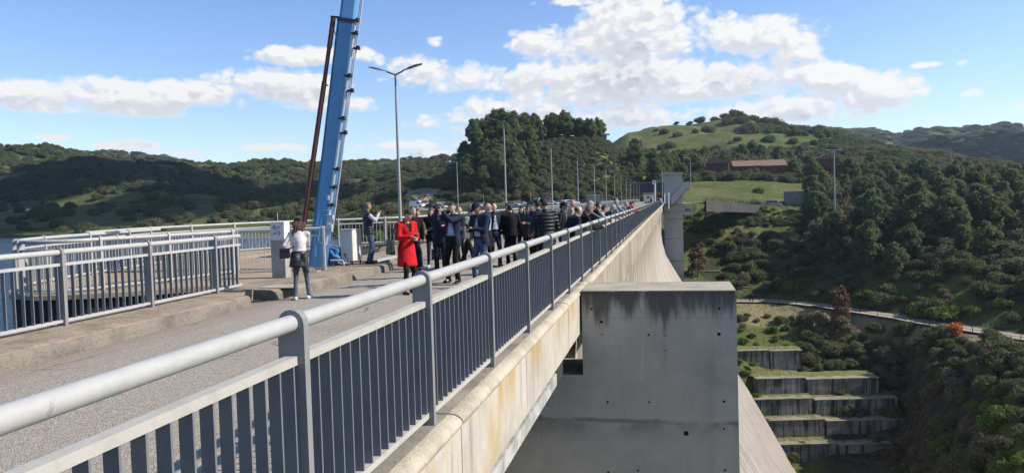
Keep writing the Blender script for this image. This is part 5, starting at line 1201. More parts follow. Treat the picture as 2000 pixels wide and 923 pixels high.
ls = [('white','white car in the car park straight above the man in the dark cap'),('dark','dark car parked at the left of the line seen between the bald men'),('silver','silver car parked left of the squat gate post'),('white','white car parked just left of the short pole'),('dark','dark car parked just right of the short pole'),('grey','grey car parked next to the gate post'),('white','white car parked right of the gate post'),('silver','silver car parked over the man in the quilted vest'),('white','white car parked right of the second lamp pole'),('dark','dark car parked near the third lamp'),('silver','silver car at the right end of the parked line')]
for (colr, lb), px in zip(ls, (932, 957, 1002, 1022, 1042, 1059, 1079, 1096, 1118, 1139, 1188)):
    c = at(px, 405-(px-930)*.03, rv.uniform(238, 250)); car('car' if colr != 'x' else 'van', colr, c, rad(rv.uniform(-25, 10)), lb)
c = at(1106, 403, 256); car('van', 'silver', c, rad(70), 'tall silver van parked end-on left of the grey truck')
root = empty('parked_truck', at(1162, 400, 254), rad(10), 'grey box truck parked right of the third lamp pole', 'truck', 'vehicles parked on the far bank')
MB().box(-2.8,1.6,-1.1,1.1,.9,3.2).build('box', M_farconc, root); MB().box(-2.9,1.8,-1.2,1.2,3.2,3.3).build('roof', M_white, root); mb = MB(); mb.prism([(1.7,.5),(3.3,.5),(3.3,1.4),(2.9,2.3),(1.7,2.3)], lambda p_, k: (p_[0], (1.0,-1.0)[k], p_[1])); mb.build('cab', CP['grey'], root)
MB().box(3.02,3.06,-.85,.85,1.45,2.1).build('windscreen', M_glass, root)
for x in (-1.8, 2.4):
    for s in (-1, 1): MB().tube([(x,s*.85,.45),(x,s*1.1,.45)], .45, 12).build('wheel', M_tyre, root)
# clouds that cast the shade on the far left hills and the far right mountain, drifting above the frame
t = mat('cloud_white', (.85,.85,.87), 1.0, 0, 0); M_cloud = t.m
def cloud(target, h, sx, sy, label, seed):
    k = (h-target[2])/SDIR.z; c = Vector(target)+SDIR*k; rs_ = random.Random(seed); mb = MB()
    for i in range(26):
        a = rs_.uniform(0, 2*PI); q_ = math.sqrt(rs_.random())*.85; r = rs_.uniform(.22, .4)
        x, y = math.cos(a)*q_*sx, math.sin(a)*q_*sy; mb.ell((x, y, rs_.uniform(-.05,.12)*sx), r*sx*.8, r*sy*.8, r*min(sx, sy)*.38, nu=20, nv=12)
    o = mb.build('cloud', M_cloud, loc=c); tag(o, label, 'cloud')
    return o
# ------------------------------------------------------------------ people
def cloth(name, c, dark=None, rough=.85, sc=9, folds=.5, bands=None, spec=.2):
    t = mat(name, c, rough, 0, spec); tc = t.new('ShaderNodeTexCoord').outputs['Object']
    n = t.noise(tc, sc, 4, .6); n2 = t.noise(t.scalev(tc, (1, 1, 2.2)), 5, 3, .5)
    t.l.new(t.mix(t.mapr(n, .3, .7), c, dark or tuple(k*.72 for k in c)), t.b.inputs['Base Color'])
    h = t.math('ADD', t.math('MULTIPLY', n2, 1.2), t.math('MULTIPLY', n, .25)); st = folds
    if bands:
        z = t.sep(tc)[2]; w_ = t.math('ABSOLUTE', t.math('SINE', t.math('MULTIPLY', z, PI/bands))); h = t.math('ADD', t.math('MULTIPLY', t.math('POWER', w_, .5), 1.6), t.math('MULTIPLY', n2, .3)); st = .7
    t.l.new(t.bump(h, st, .035), t.b.inputs['Normal']); return t.m
SK = {'fair': mat('fair_skin', (.50,.30,.22), .55).m, 'tan': mat('tanned_skin', (.38,.21,.14), .55).m}
M_eye = mat('dark_eye', (.02,.015,.012), .3).m; M_lip = mat('lips', (.32,.12,.10), .5).m
def hairm(n_, c): 
    t = mat(n_, c, .6, 0, .35); tc = t.new('ShaderNodeTexCoord').outputs['Object']; n = t.noise(t.scalev(tc, (1,1,.35)), 45, 4, .7)
    t.l.new(t.mix(n, tuple(k*.55 for k in c), tuple(min(1, k*1.5) for k in c)), t.b.inputs['Base Color']); t.l.new(t.bump(n, .9, .02), t.b.inputs['Normal']); return t.m
HR = {'black': hairm('black_hair', (.018,.015,.013)), 'brown': hairm('brown_hair', (.045,.028,.02)), 'grey': hairm('grey_hair', (.30,.30,.30)), 'auburn': hairm('auburn_hair', (.075,.03,.022)), 'dgrey': hairm('dark_grey_hair', (.10,.095,.09)), 'blond': hairm('ash_blond_hair', (.22,.17,.11)), 'stub': hairm('shaved_hair', (.16,.11,.085))}
C_ = {k: cloth(n_, c, **kw) for k, n_, c, kw in (
 ('white', 'white_sweater', (.62,.60,.58), {}), ('red', 'red_wool_coat', (.52,.012,.015), dict(dark=(.42,.008,.012))), ('navy', 'navy_suit_cloth', (.020,.028,.055), {}), ('navy2', 'dark_navy_cloth', (.014,.018,.035), {}),
 ('black', 'black_cloth', (.011,.011,.013), {}), ('black2', 'soft_black_knit', (.018,.018,.02), {}), ('lblue', 'pale_blue_shirt', (.36,.46,.62), dict(folds=.3)), ('wshirt', 'white_shirt', (.66,.67,.70), dict(folds=.3)),
 ('denim', 'blue_denim', (.055,.085,.15), dict(dark=(.03,.05,.10))), ('denim2', 'grey_blue_denim', (.10,.13,.17), dict(dark=(.05,.07,.10))), ('ddenim', 'dark_denim', (.022,.03,.052), {}), ('grey', 'grey_tweed', (.16,.17,.18), {}), ('puffer', 'black_quilted_nylon', (.016,.018,.026), dict(bands=.075, rough=.5, spec=.3)),
 ('vest', 'navy_quilted_vest', (.016,.022,.04), dict(bands=.075, rough=.45, spec=.45)), ('lgrey', 'light_grey_sleeve', (.46,.47,.51), {}), ('teal', 'dark_teal_jacket', (.03,.055,.06), dict(rough=.5)), ('plaid', 'blue_white_check', (.26,.36,.42), dict(dark=(.06,.11,.15), sc=26)), ('crimson', 'crimson_jacket', (.36,.03,.06), {}),
 ('shoeblk', 'black_leather', (.012,.011,.011), dict(rough=.35)), ('shoewht', 'white_trainers', (.68,.66,.64), {}), ('belt', 'belt_leather', (.02,.016,.013), {}), ('leather', 'black_leather_jacket', (.02,.02,.023), dict(rough=.5, spec=.4, bands=None)), ('tan', 'beige_cloth', (.36,.29,.2), {}))}
PEND = []
def shell(mb, name, m, parent, vox=.02, smooth=4, cut=None, extra=None, mats=None):
    me = mb.mesh(name, m if not mats else mats); o = bpy.data.objects.new(name, me); COL.objects.link(o); o.parent = parent
    r_ = o.modifiers.new('r', 'REMESH'); r_.mode = 'VOXEL'; r_.voxel_size = vox; r_.use_smooth_shade = True
    s_ = o.modifiers.new('s', 'SMOOTH'); s_.iterations = smooth; s_.factor = .5
    PEND.append((o, cut, extra, mats or [m])); return o
def finish_people():
    bpy.context.view_layer.update(); dg = bpy.context.evaluated_depsgraph_get()
    res = [bpy.data.meshes.new_from_object(o.evaluated_get(dg)) for o, *_ in PEND]
    for (o, cut, extra, mats), me in zip(PEND, res):
        o.modifiers.clear(); nm = o.name.split('.')[0]
        bm = bmesh.new(); bm.from_mesh(me)
        if cut: bmesh.ops.delete(bm, geom=[f for f in bm.faces if cut(f.calc_center_median())], context='FACES')
        for f in bm.faces: f.material_index = 0; f.smooth = True
        if extra:
            vs = [bm.verts.new(v_) for v_ in extra.v]
            for f, mi in zip(extra.f, extra.m):
                try: q_ = bm.faces.new([vs[i] for i in f]); q_.material_index = mi; q_.smooth = True
                except ValueError: pass
        bm.to_mesh(me); bm.free(); me.materials.clear()
        for m in mats: me.materials.append(m)
        me.name = nm; old = o.data; o.data = me; bpy.data.meshes.remove(old)
def ringloft(mb, rings, n=16):
    vs = []; fs = []
    for (c, xd, yd, rx, ry) in rings:
        for k in range(n): a = 2*PI*k/n; vs.append(c+xd*(rx*math.cos(a))+yd*(ry*math.sin(a)))
    m = len(rings)
    for i in range(m-1):
        for k in range(n): fs.append((i*n+k, i*n+(k+1) % n, (i+1)*n+(k+1) % n, (i+1)*n+k))
    fs += [tuple(range(n))[::-1], tuple(range((m-1)*n, m*n))]
    return mb.add(vs, fs)
def ik(a, b, l1, l2, pole):
    d = b-a; L = min(d.length, (l1+l2)*.995); dn = d.normalized(); b = a+dn*L
    x = (l1*l1-l2*l2+L*L)/(2*L); h = math.sqrt(max(l1*l1-x*x, 0)); p_ = pole-dn*pole.dot(dn)
    return a+dn*x+p_.normalized()*h, b
def person(x, y, z, face, label, H=1.73, lean=4, hp=5, hy=0, lh=None, rh=None, feet=None, top='jacket', ct='navy', shirt='lblue', trs='black', shoe='shoeblk', hair='short', hc='brown', skin='fair', fem=False, group='people on the dam walkway', belly=0, hip=0, sleeve=None, hem=None, cols=None, roll=0):
    root = empty('person', (x, y, z), rad(face), label, 'person', group); s = H/1.75; V = Vector
    w = .92 if fem else 1.0
    Rl = Matrix.Rotation(-rad(lean), 3, 'X'); hipz = (.93-.02*(abs(lean) > 15))*s; back = -math.sin(rad(lean))*.16*s
    pel = V((hip, back*.6, hipz)); sp = Rl @ V((0,0,1)); fw = Rl @ V((0,1,0)); X_ = V((1,0,0))
    chest = pel+sp*.34*s; neck = pel+sp*.545*s+V((0,0,0)); 
    Rh = Matrix.Rotation(rad(hy), 3, 'Z') @ Matrix.Rotation(-rad(hp), 3, 'X'); hu = Rh @ V((0,0,1)); hf = Rh @ V((0,1,0)); hx = Rh @ V((1,0,0))
    hb = neck+V((0,.012*s+.03*math.sin(rad(lean)),.05*s)); hc_ = hb+hu*.115*s+hf*.018*s
    shz = neck-sp*.055*s; sw = (.175 if fem else .195)*s
    feet = feet or [(-.1, 0), (.1, 0)]
    hpz = [pel+V((sx*.085*s,0,-.03*s)) for sx in (-1, 1)]; ank = [V((f[0], f[1], .08*s)) for f in feet]; kn = []
    for h_, a_ in zip(hpz, ank):
        k_, _ = ik(h_, a_, .425*s, .425*s, V((0,1,.05))); kn.append(k_)
    sh = [shz+X_*(sx*sw) for sx in (-1, 1)]
    lh = V(lh) if lh else V((-.27, .03, .80)); rh = V(rh) if rh else V((.27, .03, .80)); hands = [lh*s, rh*s]; el = []; wr = []
    for i, (a_, h_) in enumerate(zip(sh, hands)):
        sx = (-1, 1)[i]; e_, w_ = ik(a_, h_, .285*s, .255*s, V((sx*.45, -.35, -.8))); el.append(e_); wr.append(w_)
    def torso(mb, off, zlo=-.06, bel=0, top_=.5):
        g = [(-.10,.155,.108),(-.03,.165,.118),(.06,.150,.108),(.14,.134,.100),(.24,.148,.108),(.34,.162,.115),(.42,.168,.108),(.48,.15,.09),(.52,.10,.07)]
        if fem: g = [(a, b*(1.02 if a < .1 else .88), c*(1.0 if not .25 < a < .4 else 1.12)) for a, b, c in g]
        r_ = []
        for a, rx, ry in g:
            if a < zlo or a > top_+.03: continue
            b_ = bel*math.exp(-((a-.14)/.13)**2); r_.append((pel+sp*(a*s)+fw*(b_*.6), X_, fw, (rx+off+b_*.3)*s, (ry+off+b_*.8)*s))
        return ringloft(mb, r_)
    def arms(mb, off, r0=.052, r1=.043, r2=.031, end=1.0):
        for i in (0, 1):
            mb.capsule(shz+X_*((-1, 1)[i]*sw*.5), sh[i], (.055+off)*s, (.058+off)*s); mb.capsule(sh[i], el[i], (r0+off)*w*s, (r1+off)*w*s); mb.capsule(el[i], el[i].lerp(wr[i], end), (r1+off)*w*s, (r2+off)*w*s)
        return mb
    def legs(mb, off, r0=.082, r1=.056, r2=.038, end=1.0, flare=0):
        for i in (0, 1):
            mb.capsule(hpz[i], kn[i], (r0+off)*s, (r1+off)*s); mb.capsule(kn[i], kn[i].lerp(ank[i], end), (r1+off*.8)*s, (r2+off+flare)*s)
        return mb
    # body: one continuous figure
    mb = MB(); R3 = Rh
    mb.ell(hc_, .073*s, .092*s, .108*s, R3); mb.ell(hc_-hu*.055*s+hf*.022*s, .053*s, .062*s, .062*s, R3)
    mb.capsule(hc_+hf*.085*s+hu*.005*s, hc_+hf*.108*s-hu*.022*s, .011*s, .016*s, 8)
    for sx in (-1, 1): mb.ell(hc_+hx*(sx*.075*s)-hf*.012*s, .012*s, .02*s, .032*s, R3, 8, 6)
    mb.capsule(neck-sp*.04*s, hb+hu*.05*s, .058*s*w, .052*s*w); torso(mb, -.012); arms(mb, -.008); legs(mb, -.012)
    for i in (0, 1):
        d = (wr[i]-el[i]).normalized(); mb.capsule(wr[i]-d*.01, wr[i]+d*.055*s, .026*s, .031*s, 10)
        mb.capsule(ank[i], ank[i]+V((0,.12*s,-.045*s)), .038*s, .03*s, 8)
    ex = MB()
    for i in (0, 1):
        d = (wr[i]-el[i]).normalized(); sd = d.cross(V((0,0,1))); sd = sd.normalized() if sd.length > .1 else X_; nn = sd.cross(d).normalized(); p0_ = wr[i]+d*.06*s; inn = -1 if i else 1
        for k, (o_, L_) in enumerate(((-.024,.055),(-.008,.068),(.008,.064),(.023,.05))):
            a = p0_+sd*o_*s; m1 = a+d*L_*.55*s-nn*.012*s; ex.tube([a-d*.02*s, m1, m1+d*L_*.38*s-nn*.022*s], [.0088*s,.0082*s,.0065*s], 6)
        a = wr[i]+d*.02*s+sd*(.026*inn*s*(1 if sd.x > 0 else -1)); q_ = a+d*.035*s+sd*(.022*inn*s*(1 if sd.x > 0 else -1))-nn*.008*s; ex.tube([a, q_, q_+d*.025*s-nn*.01*s], [.011*s,.0095*s,.008*s], 6)
    for sx in (-1, 1): ex.ell(hc_+hf*.086*s+hx*(sx*.031*s)+hu*.012*s, .015*s, .008*s, .009*s, R3, 8, 5, 1); ex.ell(hc_+hf*.088*s+hx*(sx*.032*s)+hu*.032*s, .019*s, .007*s, .0055*s, R3, 8, 4, 1)
    ex.ell(hc_+hf*.086*s-hu*.054*s, .023*s, .009*s, .007*s, R3, 8, 5, 2)
    shell(mb, 'body', None, root, .021, 3, None, ex, [SK[skin], M_eye, M_lip])
    # trousers
    mb = MB(); torso(mb, .016, -.2, belly*.6, .07); legs(mb, .010 if not fem else .002, flare=.014 if trs in ('black', 'navy', 'navy2') and not fem else .002)
    shell(mb, 'trousers', C_[trs], root, .021, 4)
    for i in (0, 1):
        f_ = feet[i]; a_ = ank[i]; mb = MB(); dirf = V((f_[2] if len(f_) > 2 else (-.15, .15)[i], 1, 0)).normalized()
        mb.capsule(a_-dirf*.045*s-V((0,0,.03*s)), a_+dirf*.11*s-V((0,0,.042*s)), .044*s, .036*s, 10); mb.capsule(a_+dirf*.10*s-V((0,0,.045*s)), a_+dirf*.16*s-V((0,0,.048*s)), .036*s, .028*s, 10)
        for j, v_ in enumerate(mb.v): mb.v[j] = (v_[0], v_[1], max(v_[2], .004))
        mb.build('shoe', C_[shoe], root)
    def uvw(c): c = V(c)-pel; return c.x, c.dot(fw)/s, c.dot(sp)/s
    lo = {'jacket': -.14, 'closed': -.10, 'coat': -.10, 'vest': -.08, 'sweater': -.06}[top] if hem is None else hem
    off = {'jacket': .026, 'closed': .030, 'coat': .03, 'vest': .032, 'sweater': .014}[top]
    if top in ('jacket', 'vest'): # shirt below
        mb = MB(); torso(mb, .010, .04, belly); 
        if top == 'vest': arms(mb, .012); shell(mb, 'sweater', C_[shirt], root, .02, 3)
        else: shell(mb, 'shirt', C_[shirt], root, .02, 3)
    mb = MB()
    g = [(-.14,.178,.13),(-.06,.174,.128)] if top == 'jacket' else []
    torso(mb, off, -.11, belly*1.0, .53)
    if top == 'jacket':
        ringloft(mb, [(pel-sp*.14*s, X_, fw, .182*s, .135*s), (pel-sp*.05*s, X_, fw, .186*s, .142*s), (pel+sp*.1*s, X_, fw, .168*s, (.128+belly)*s)])
    if top == 'coat':
        zl = hem if hem is not None else -.42
        ringloft(mb, [(V((pel.x, pel.y+.02, hipz+zl*s)), X_, V((0,1,0)), .225*s, .175*s), (V((pel.x, pel.y+.01, hipz+zl*.5*s)), X_, V((0,1,0)), .205*s, .16*s), (pel+sp*.02*s, X_, fw, .185*s, .145*s), (pel+sp*.14*s, X_, fw, .155*s, .125*s)])
    if top != 'vest': arms(mb, .016 if top != 'sweater' else .008)
    else:
        for i in (0, 1): mb.capsule(shz+X_*((-1, 1)[i]*sw*.5), sh[i], .075*s, .078*s)
    mb.capsule(neck-sp*.05*s, neck+sp*.012*s, .075*s, .066*s)
    cut = None
    if top == 'coat': cut = lambda c: (lambda u, v, q_: v > .02 and q_ > .34 and abs(u) < .015+.30*(q_-.34))(*uvw(c))
    if top == 'coat': mbs = MB(); torso(mbs, .006, .1, 0); shell(mbs, 'blouse', C_['black'], root, .02, 2)
    if top == 'jacket': cut = lambda c: (lambda u, v, q_: v > .03 and abs(u) < (.035+.10*max(0, min(1, (.42-q_)/.5)))*s*1.0 and q_ < .50)(*uvw(c))
    shell(mb, {'jacket': 'jacket', 'closed': 'jacket', 'coat': 'coat', 'vest': 'vest', 'sweater': 'sweater'}[top], C_[ct], root, .019, 3, cut)
    if top == 'jacket': ringloft(MB(), [(pel+sp*(.065+a)*s, X_, fw, (.163+belly*.3)*s, (.124+belly*.7)*s) for a in (0, .035)]).build('belt', C_['belt'], root)
    # hair and headwear
    hm = HR[hc]; mb = MB(); L_ = MB().ell((0,0,0), 1, 1, 1, nu=22, nv=14); keep = []
    if hair in ('short', 'long', 'bald', 'cap', 'wavy', 'bun'):
        bald = hair == 'bald'
        for f in L_.f:
            c = sum((V(L_.v[i]) for i in f), V())/len(f)
            face_ = c.y > .28 and c.z < (.52 if not fem else .42)+.12*abs(c.x)*0; low_ = c.z < (-.42 if not face_ else 0) 
            side = abs(c.x) > .72 and c.y > .05 and c.z < .2
            if bald: ok = (c.y < .12 and -.45 < c.z < .30)
            else: ok = not (face_ or low_ or side)
            if ok: keep.append(f)
        e = 1.02 if bald else (1.07 if hair == 'short' else 1.12)
        thick = 1.0 if bald else (1.13 if hair == 'short' else 1.18)
        vv = [hc_-hf*.006*s+Rh @ V((v_[0]*.0745*e*s*(1+.02*math.sin(9*v_[1])), v_[1]*.0935*e*s, v_[2]*.110*(thick if v_[2] > 0 else e)*s*.97)) for v_ in L_.v]
        mb.add(vv, keep, 0, True)
    if hair in ('long', 'wavy'):
        n = 1 if hair == 'long' else 9; r_ = random.Random(int(x*100))
        mb.ell(hc_-hf*.058*s-hu*.06*s, .088*s, .052*s, .13*s, R3, 14, 9); mb.ell(hc_-hf*.07*s-V((0,0,.17*s)), .088*s, .045*s, .13*s, None, 14, 9)
        if hair == 'wavy':
            for i in range(30):
                a = hc_-hf*(.075*s)+hx*(r_.uniform(-.10,.10)*s)+hu*r_.uniform(-.05,.04)*s; pts_ = [a]; 
                for j in range(6): pts_.append(V((a.x+math.sin(j*1.6+i)*.018+(pts_[0].x-hc_.x)*.06*j, a.y-.012*j*.3+math.cos(j*1.3+i)*.015, a.z-.052*j)))
                mb.tube(pts_, [.024,.028,.026,.026,.022,.018,.008], 6)
        else:
            for sx in (-1, 1): mb.ell(hc_+hx*(sx*.078*s)-hu*.07*s-hf*.01*s, .02*s, .04*s, .11*s, R3, 10, 8)
    if hair == 'bun': mb.ell(hc_-hf*.11*s+hu*.02*s, .04*s, .04*s, .04*s, R3, 10, 8)
    if mb.v: mb.build('hair', hm, root)
    if cols and 'cap' in cols:
        mb = MB(); Lf = [f for f in L_.f if sum(L_.v[i][2] for i in f)/len(f) > .12]
        mb.add([hc_+hu*.016*s+Rh @ V((v_[0]*.096*s, v_[1]*.118*s, v_[2]*.132*s)) for v_ in L_.v], Lf, 0, True)
        mb.ell(hc_+hf*.125*s+hu*.035*s, .068*s, .062*s, .010*s, Rh @ Matrix.Rotation(rad(-12), 3, 'X'), 14, 6); mb.build('cap', C_[cols['cap']], root)
    if cols and 'glasses' in cols:
        mb = MB()
        for sx in (-1, 1): mb.ell(hc_+hf*.092*s+hx*(sx*.032*s)+hu*.012*s, .027*s, .006*s, .02*s, R3, 12, 6); mb.tube([hc_+hf*.09*s+hx*(sx*.056*s)+hu*.016*s, hc_+hx*(sx*.078*s)+hu*.016*s], .004*s, 5)
        mb.build('sunglasses', M_eye, root)
    root['_h'] = 1; del root['_h']
    Mx = Matrix.Translation((x, y, z)) @ Matrix.Rotation(rad(face), 4, 'Z')
    return dict(root=root, Mx=Mx, wr=wr, el=el, s=s, head=hc_, fw=fw, sp=sp, pel=pel, hand=[Mx @ (wr[i]+(wr[i]-el[i]).normalized()*.09*s) for i in (0, 1)])
M_phone = mat('phone_black', (.015,.015,.018), .25, 0, .5).m; M_screen = mat('phone_screen', (.05,.06,.08), .1, 0, .6).m
def phone(c, rz, label, tilt=0, land=False):
    root = empty('phone', c, rz, label, 'phone'); w, h = (.078, .155)
    if land: w, h = h, w
    R_ = Matrix.Rotation(rad(tilt), 3, 'X'); X_, Y_, Z_ = R_ @ Vector((1,0,0)), R_ @ Vector((0,1,0)), R_ @ Vector((0,0,1))
    MB().obox((0,0,0), X_*w/2, Y_*.005, Z_*h/2).build('case', M_phone, root, bevel=.002); MB().obox(-Y_*.0062, X_*w*.45, Y_*.0008, Z_*h*.45).build('screen', M_screen, root)
def bag(c, label, sx=.17, sy=.07, sz=.13, m=None, strap=None, rz=0):
    root = empty('handbag', c, rz, label, 'bag'); mb = MB(); mb.prism([(-sx*.85,-sz),(sx*.85,-sz),(sx,-sz*.6),(sx*.9,sz*.9),(-sx*.9,sz*.9),(-sx,-sz*.6)], lambda p_, k: (p_[0], (sy, -sy)[k]*(1 if p_[1] < 0 else .5), p_[1])); mb.build('body', m or C_['leather'], root, bevel=.02)
    MB().box(-sx*.88, sx*.88, -sy*.72, sy*.72, sz*.25, sz*.97).build('flap', m or C_['leather'], root)
    if strap: MB().tube([root.matrix_world.inverted() @ Vector(p_) if False else Vector(p_)-Vector(c) for p_ in strap], .011, 6).build('strap', m or C_['leather'], root)
    return root
def wpt(P_, v_): return P_['Mx'] @ Vector(v_)
def pxy(px, d, z): r_ = ray(px, 400)*d; return r_[0], r_[1], z

# woman in the white top with her back to us, leaning over the pillar
x, y = onz(588, 586, -.2)[:2]
p_ = person(x, y, -.2, 18, 'woman in white top and black cap, seen from behind by the concrete pillar', H=1.60, lean=8, hp=14, hy=22, lh=(-.34,.22,1.16), rh=(.02,.40,1.30), feet=[(-.10,-.04,-.3),(.14,.10,.35)], top='sweater', ct='white', trs='denim2', shoe='shoewht', hair='wavy', hc='auburn', fem=True, cols={'cap': 'black'}, belly=.02)
# jacket tied round the waist
mb = MB(); q_ = p_; s = q_['s']; pel = q_['pel']; ringloft(mb, [(pel+q_['sp']*a*s+q_['fw']*b, Vector((1,0,0)), q_['fw'], rx*s, ry*s) for a, b, rx, ry in ((-.22,-.06,.205,.15),(-.1,-.03,.195,.15),(.02,0,.182,.14),(.10,0,.155,.125),(.13,0,.148,.12))]); mb.capsule(pel+Vector((.12,-.10,-.0))*s, pel+Vector((.17,-.14,-.30))*s, .07*s, .05*s); mb.capsule(pel+Vector((-.05,-.13,0))*s, pel+Vector((-.02,-.16,-.27))*s, .08*s, .05*s)
shell(mb, 'tied_jacket', C_['leather'], q_['root'], .018, 2)
bc = wpt(p_, (-.27,-.02,.93)); sA = wpt(p_, (.13,-.03,1.30)); sB = wpt(p_, (.0,-.135,1.12)); bag(bc, 'black crossbody bag hanging on the hip of the woman in white', .10,.055,.10, strap=[bc, wpt(p_, (-.18,-.10,1.02)), sB, sA], rz=.3)
# man filming on the kerb
x, y = onz(722, 515, 0)[:2]
p_ = person(x, y, 0, -62, 'man in dark quilted vest and jeans filming from the raised walkway', H=1.70, lean=-3, hp=2, lh=(-.02,.30,1.44), rh=(.06,.30,1.42), feet=[(-.16,.06),(.16,-.06)], top='vest', ct='vest', shirt='lgrey', trs='denim', hair='short', hc='stub', skin='tan')
phone((p_['hand'][0]+p_['hand'][1])/2+Vector((.02,0,.10)), rad(-62), 'phone held up by the man on the raised walkway')
# woman in red
x, y = onz(797, 571, -.13)[:2]
p_ = person(x, y, -.16, -128, 'woman in a bright red coat looking down at her phone', H=1.70, lean=3, hp=32, hy=0, lh=(-.07,.26,1.13), rh=(.08,.28,1.17), feet=[(-.12,.0),(.13,.1)], top='coat', ct='red', trs='black', hair='bun', hc='brown', fem=True, hem=-.36)
phone((p_['hand'][0]+p_['hand'][1])/2+Vector((0,0,.03)), rad(-128), 'phone in the hands of the woman in red', tilt=-45)
bag(wpt(p_, (.30,-.02,.98)) if False else wpt(p_, (.33,-.06,.95)), 'black shoulder bag at the side of the woman in red', .15,.05,.15, strap=[wpt(p_, (.30,-.06,1.06)), wpt(p_, (.22,-.05,1.38)), wpt(p_, (.14,-.02,1.42))], rz=rad(-128+80))
# two young women in white trainers
x, y = onz(812, 525, -.17)[:2]
person(x, y, -.17, -70, 'long-haired woman in dark jacket, blue jeans and white trainers behind the red coat', H=1.66, lean=4, hp=8, lh=(-.1,.24,1.08), rh=(.12,.26,1.06), feet=[(-.1,-.1),(.1,.16)], top='closed', ct='black2', trs='ddenim', shoe='shoewht', hair='long', hc='brown', fem=True)
x, y = onz(845, 522, -.17)[:2]
person(x, y, -.17, -160, 'long-haired woman all in black with white trainers, arms folded', H=1.66, lean=2, hp=6, hy=-15, lh=(.12,.22,1.10), rh=(-.10,.24,1.06), feet=[(-.09,0),(.11,.05)], top='closed', ct='black', trs='ddenim', shoe='shoewht', hair='long', hc='brown', fem=True)
# man in navy filming with a phone held sideways
x, y = onz(888, 552, -.15)[:2]
p_ = person(x, y, -.15, 168, 'man in navy jacket and pale blue shirt holding a phone up to his face', H=1.78, lean=-2, hp=0, hy=4, lh=(.04,.36,1.54), rh=(.18,.36,1.60), feet=[(-.12,.05),(.15,0)], top='jacket', ct='navy', shirt='lblue', trs='black', hair='short', hc='brown', belly=.015)
hp_ = p_['hand'][1]; phone(wpt(p_, (.17,.40,1.68)), rad(168), 'phone held sideways by the man in navy', land=True)
# dark-clothed man raising an arm behind him
x, y, z = pxy(858, 18.6, -.15)
person(x, y, z, -172, 'man in dark jacket half hidden behind the man filming in navy', H=1.70, lean=6, hp=18, lh=(-.16,.28,1.25), rh=(-.30,.2,1.62), top='closed', ct='navy2', trs='black', hair='short', hc='blond')
x, y, z = pxy(806, 20.5, -.16); person(x, y, z, -150, 'grey-haired man hidden behind the woman in red', H=1.68, top='closed', ct='black', hair='short', hc='grey')
# grey jacket, striding
x, y = onz(915, 525, -.15)[:2]
person(x, y, -.15, -100, 'man in grey tweed jacket and dark trousers striding behind the navy suits', H=1.66, lean=6, hp=22, feet=[(-.10,-.28),(.10,.26)], top='closed', ct='grey', trs='black', hair='short', hc='dgrey')
x, y, z = pxy(899, 23.0, -.16); person(x, y, z, 170, 'bald man far behind the man filming in navy', H=1.66, top='jacket', ct='navy2', shirt='wshirt', hair='bald', hc='grey')
# blazer man with cap texting
x, y = pxy(938, 16.5, -.14)[:2]
p_ = person(x, y, -.14, 152, 'bearded man in dark blue cap and navy blazer typing on his phone', H=1.76, lean=4, hp=30, lh=(-.02,.30,1.20), rh=(.10,.31,1.18), feet=[(-.12,0),(.16,.06)], top='jacket', ct='navy', shirt='lblue', trs='denim', hair='cap', hc='brown', skin='tan', cols={'cap': 'navy2'}, belly=.02)
phone((p_['hand'][0]+p_['hand'][1])/2+Vector((0,-.02,.04)), rad(152), 'phone in the hands of the man in navy blazer', tilt=-40)
x, y, z = pxy(949, 20.5, -.15); person(x, y, z, -95, 'bald man in profile behind the man in the navy blazer', H=1.74, lean=2, hp=4, top='jacket', ct='navy2', shirt='lblue', hair='bald', hc='grey')
x, y = onz(968, 520, -.15)[:2]
person(x, y, -.15, -150, 'bald man in open dark suit and pale shirt standing behind the officer', H=1.74, lean=2, hp=14, hy=-25, top='jacket', ct='navy2', shirt='wshirt', trs='navy', hair='bald', hc='grey', feet=[(-.1,.1),(.12,-.05)])
x, y, z = pxy(989, 25.5, -.16); person(x, y, z, -140, 'brown-haired man in sunglasses behind the bald suited man', H=1.72, top='closed', ct='black2', hair='short', hc='brown', cols={'glasses': 1})
x, y = onz(1000, 519, -.15)[:2]
person(x, y, -.15, 20, 'stocky man in plain black jacket seen from behind, hands in front', H=1.68, lean=4, hp=10, hy=10, lh=(-.18,.2,1.0), rh=(.18,.2,1.0), top='closed', ct='black', trs='black', hair='short', hc='black', belly=.03, hem=-.14)
x, y, z = pxy(1033, 20.6, -.14)
p_ = person(x, y, z, 160, 'dark-haired woman in sunglasses and black leather, hands joined at her chest', H=1.64, lean=0, hp=6, lh=(-.02,.24,1.24), rh=(.05,.25,1.22), top='closed', ct='leather', trs='black', hair='long', hc='black', fem=True, cols={'glasses': 1})
x, y, z = pxy(1019, 22.5, -.15); person(x, y, z, 175, 'woman in black coat just behind the one in sunglasses and leather', H=1.62, hp=4, top='closed', ct='black', hair='long', hc='black', fem=True)
x, y, z = pxy(1066, 15.6, -.13)
person(x, y, z, 28, 'tall dark-haired man in a black quilted jacket seen from behind', H=1.80, lean=6, hp=10, hy=30, lh=(-.24,.3,1.05), rh=(.22,.34,1.05), top='closed', ct='puffer', trs='black', hair='short', hc='black', skin='tan', hem=-.12)
x, y, z = pxy(1053, 18.5, -.14); person(x, y, z, 60, 'man mostly hidden behind the quilted jacket, only dark hair showing', H=1.78, top='closed', ct='navy2', hair='short', hc='black')
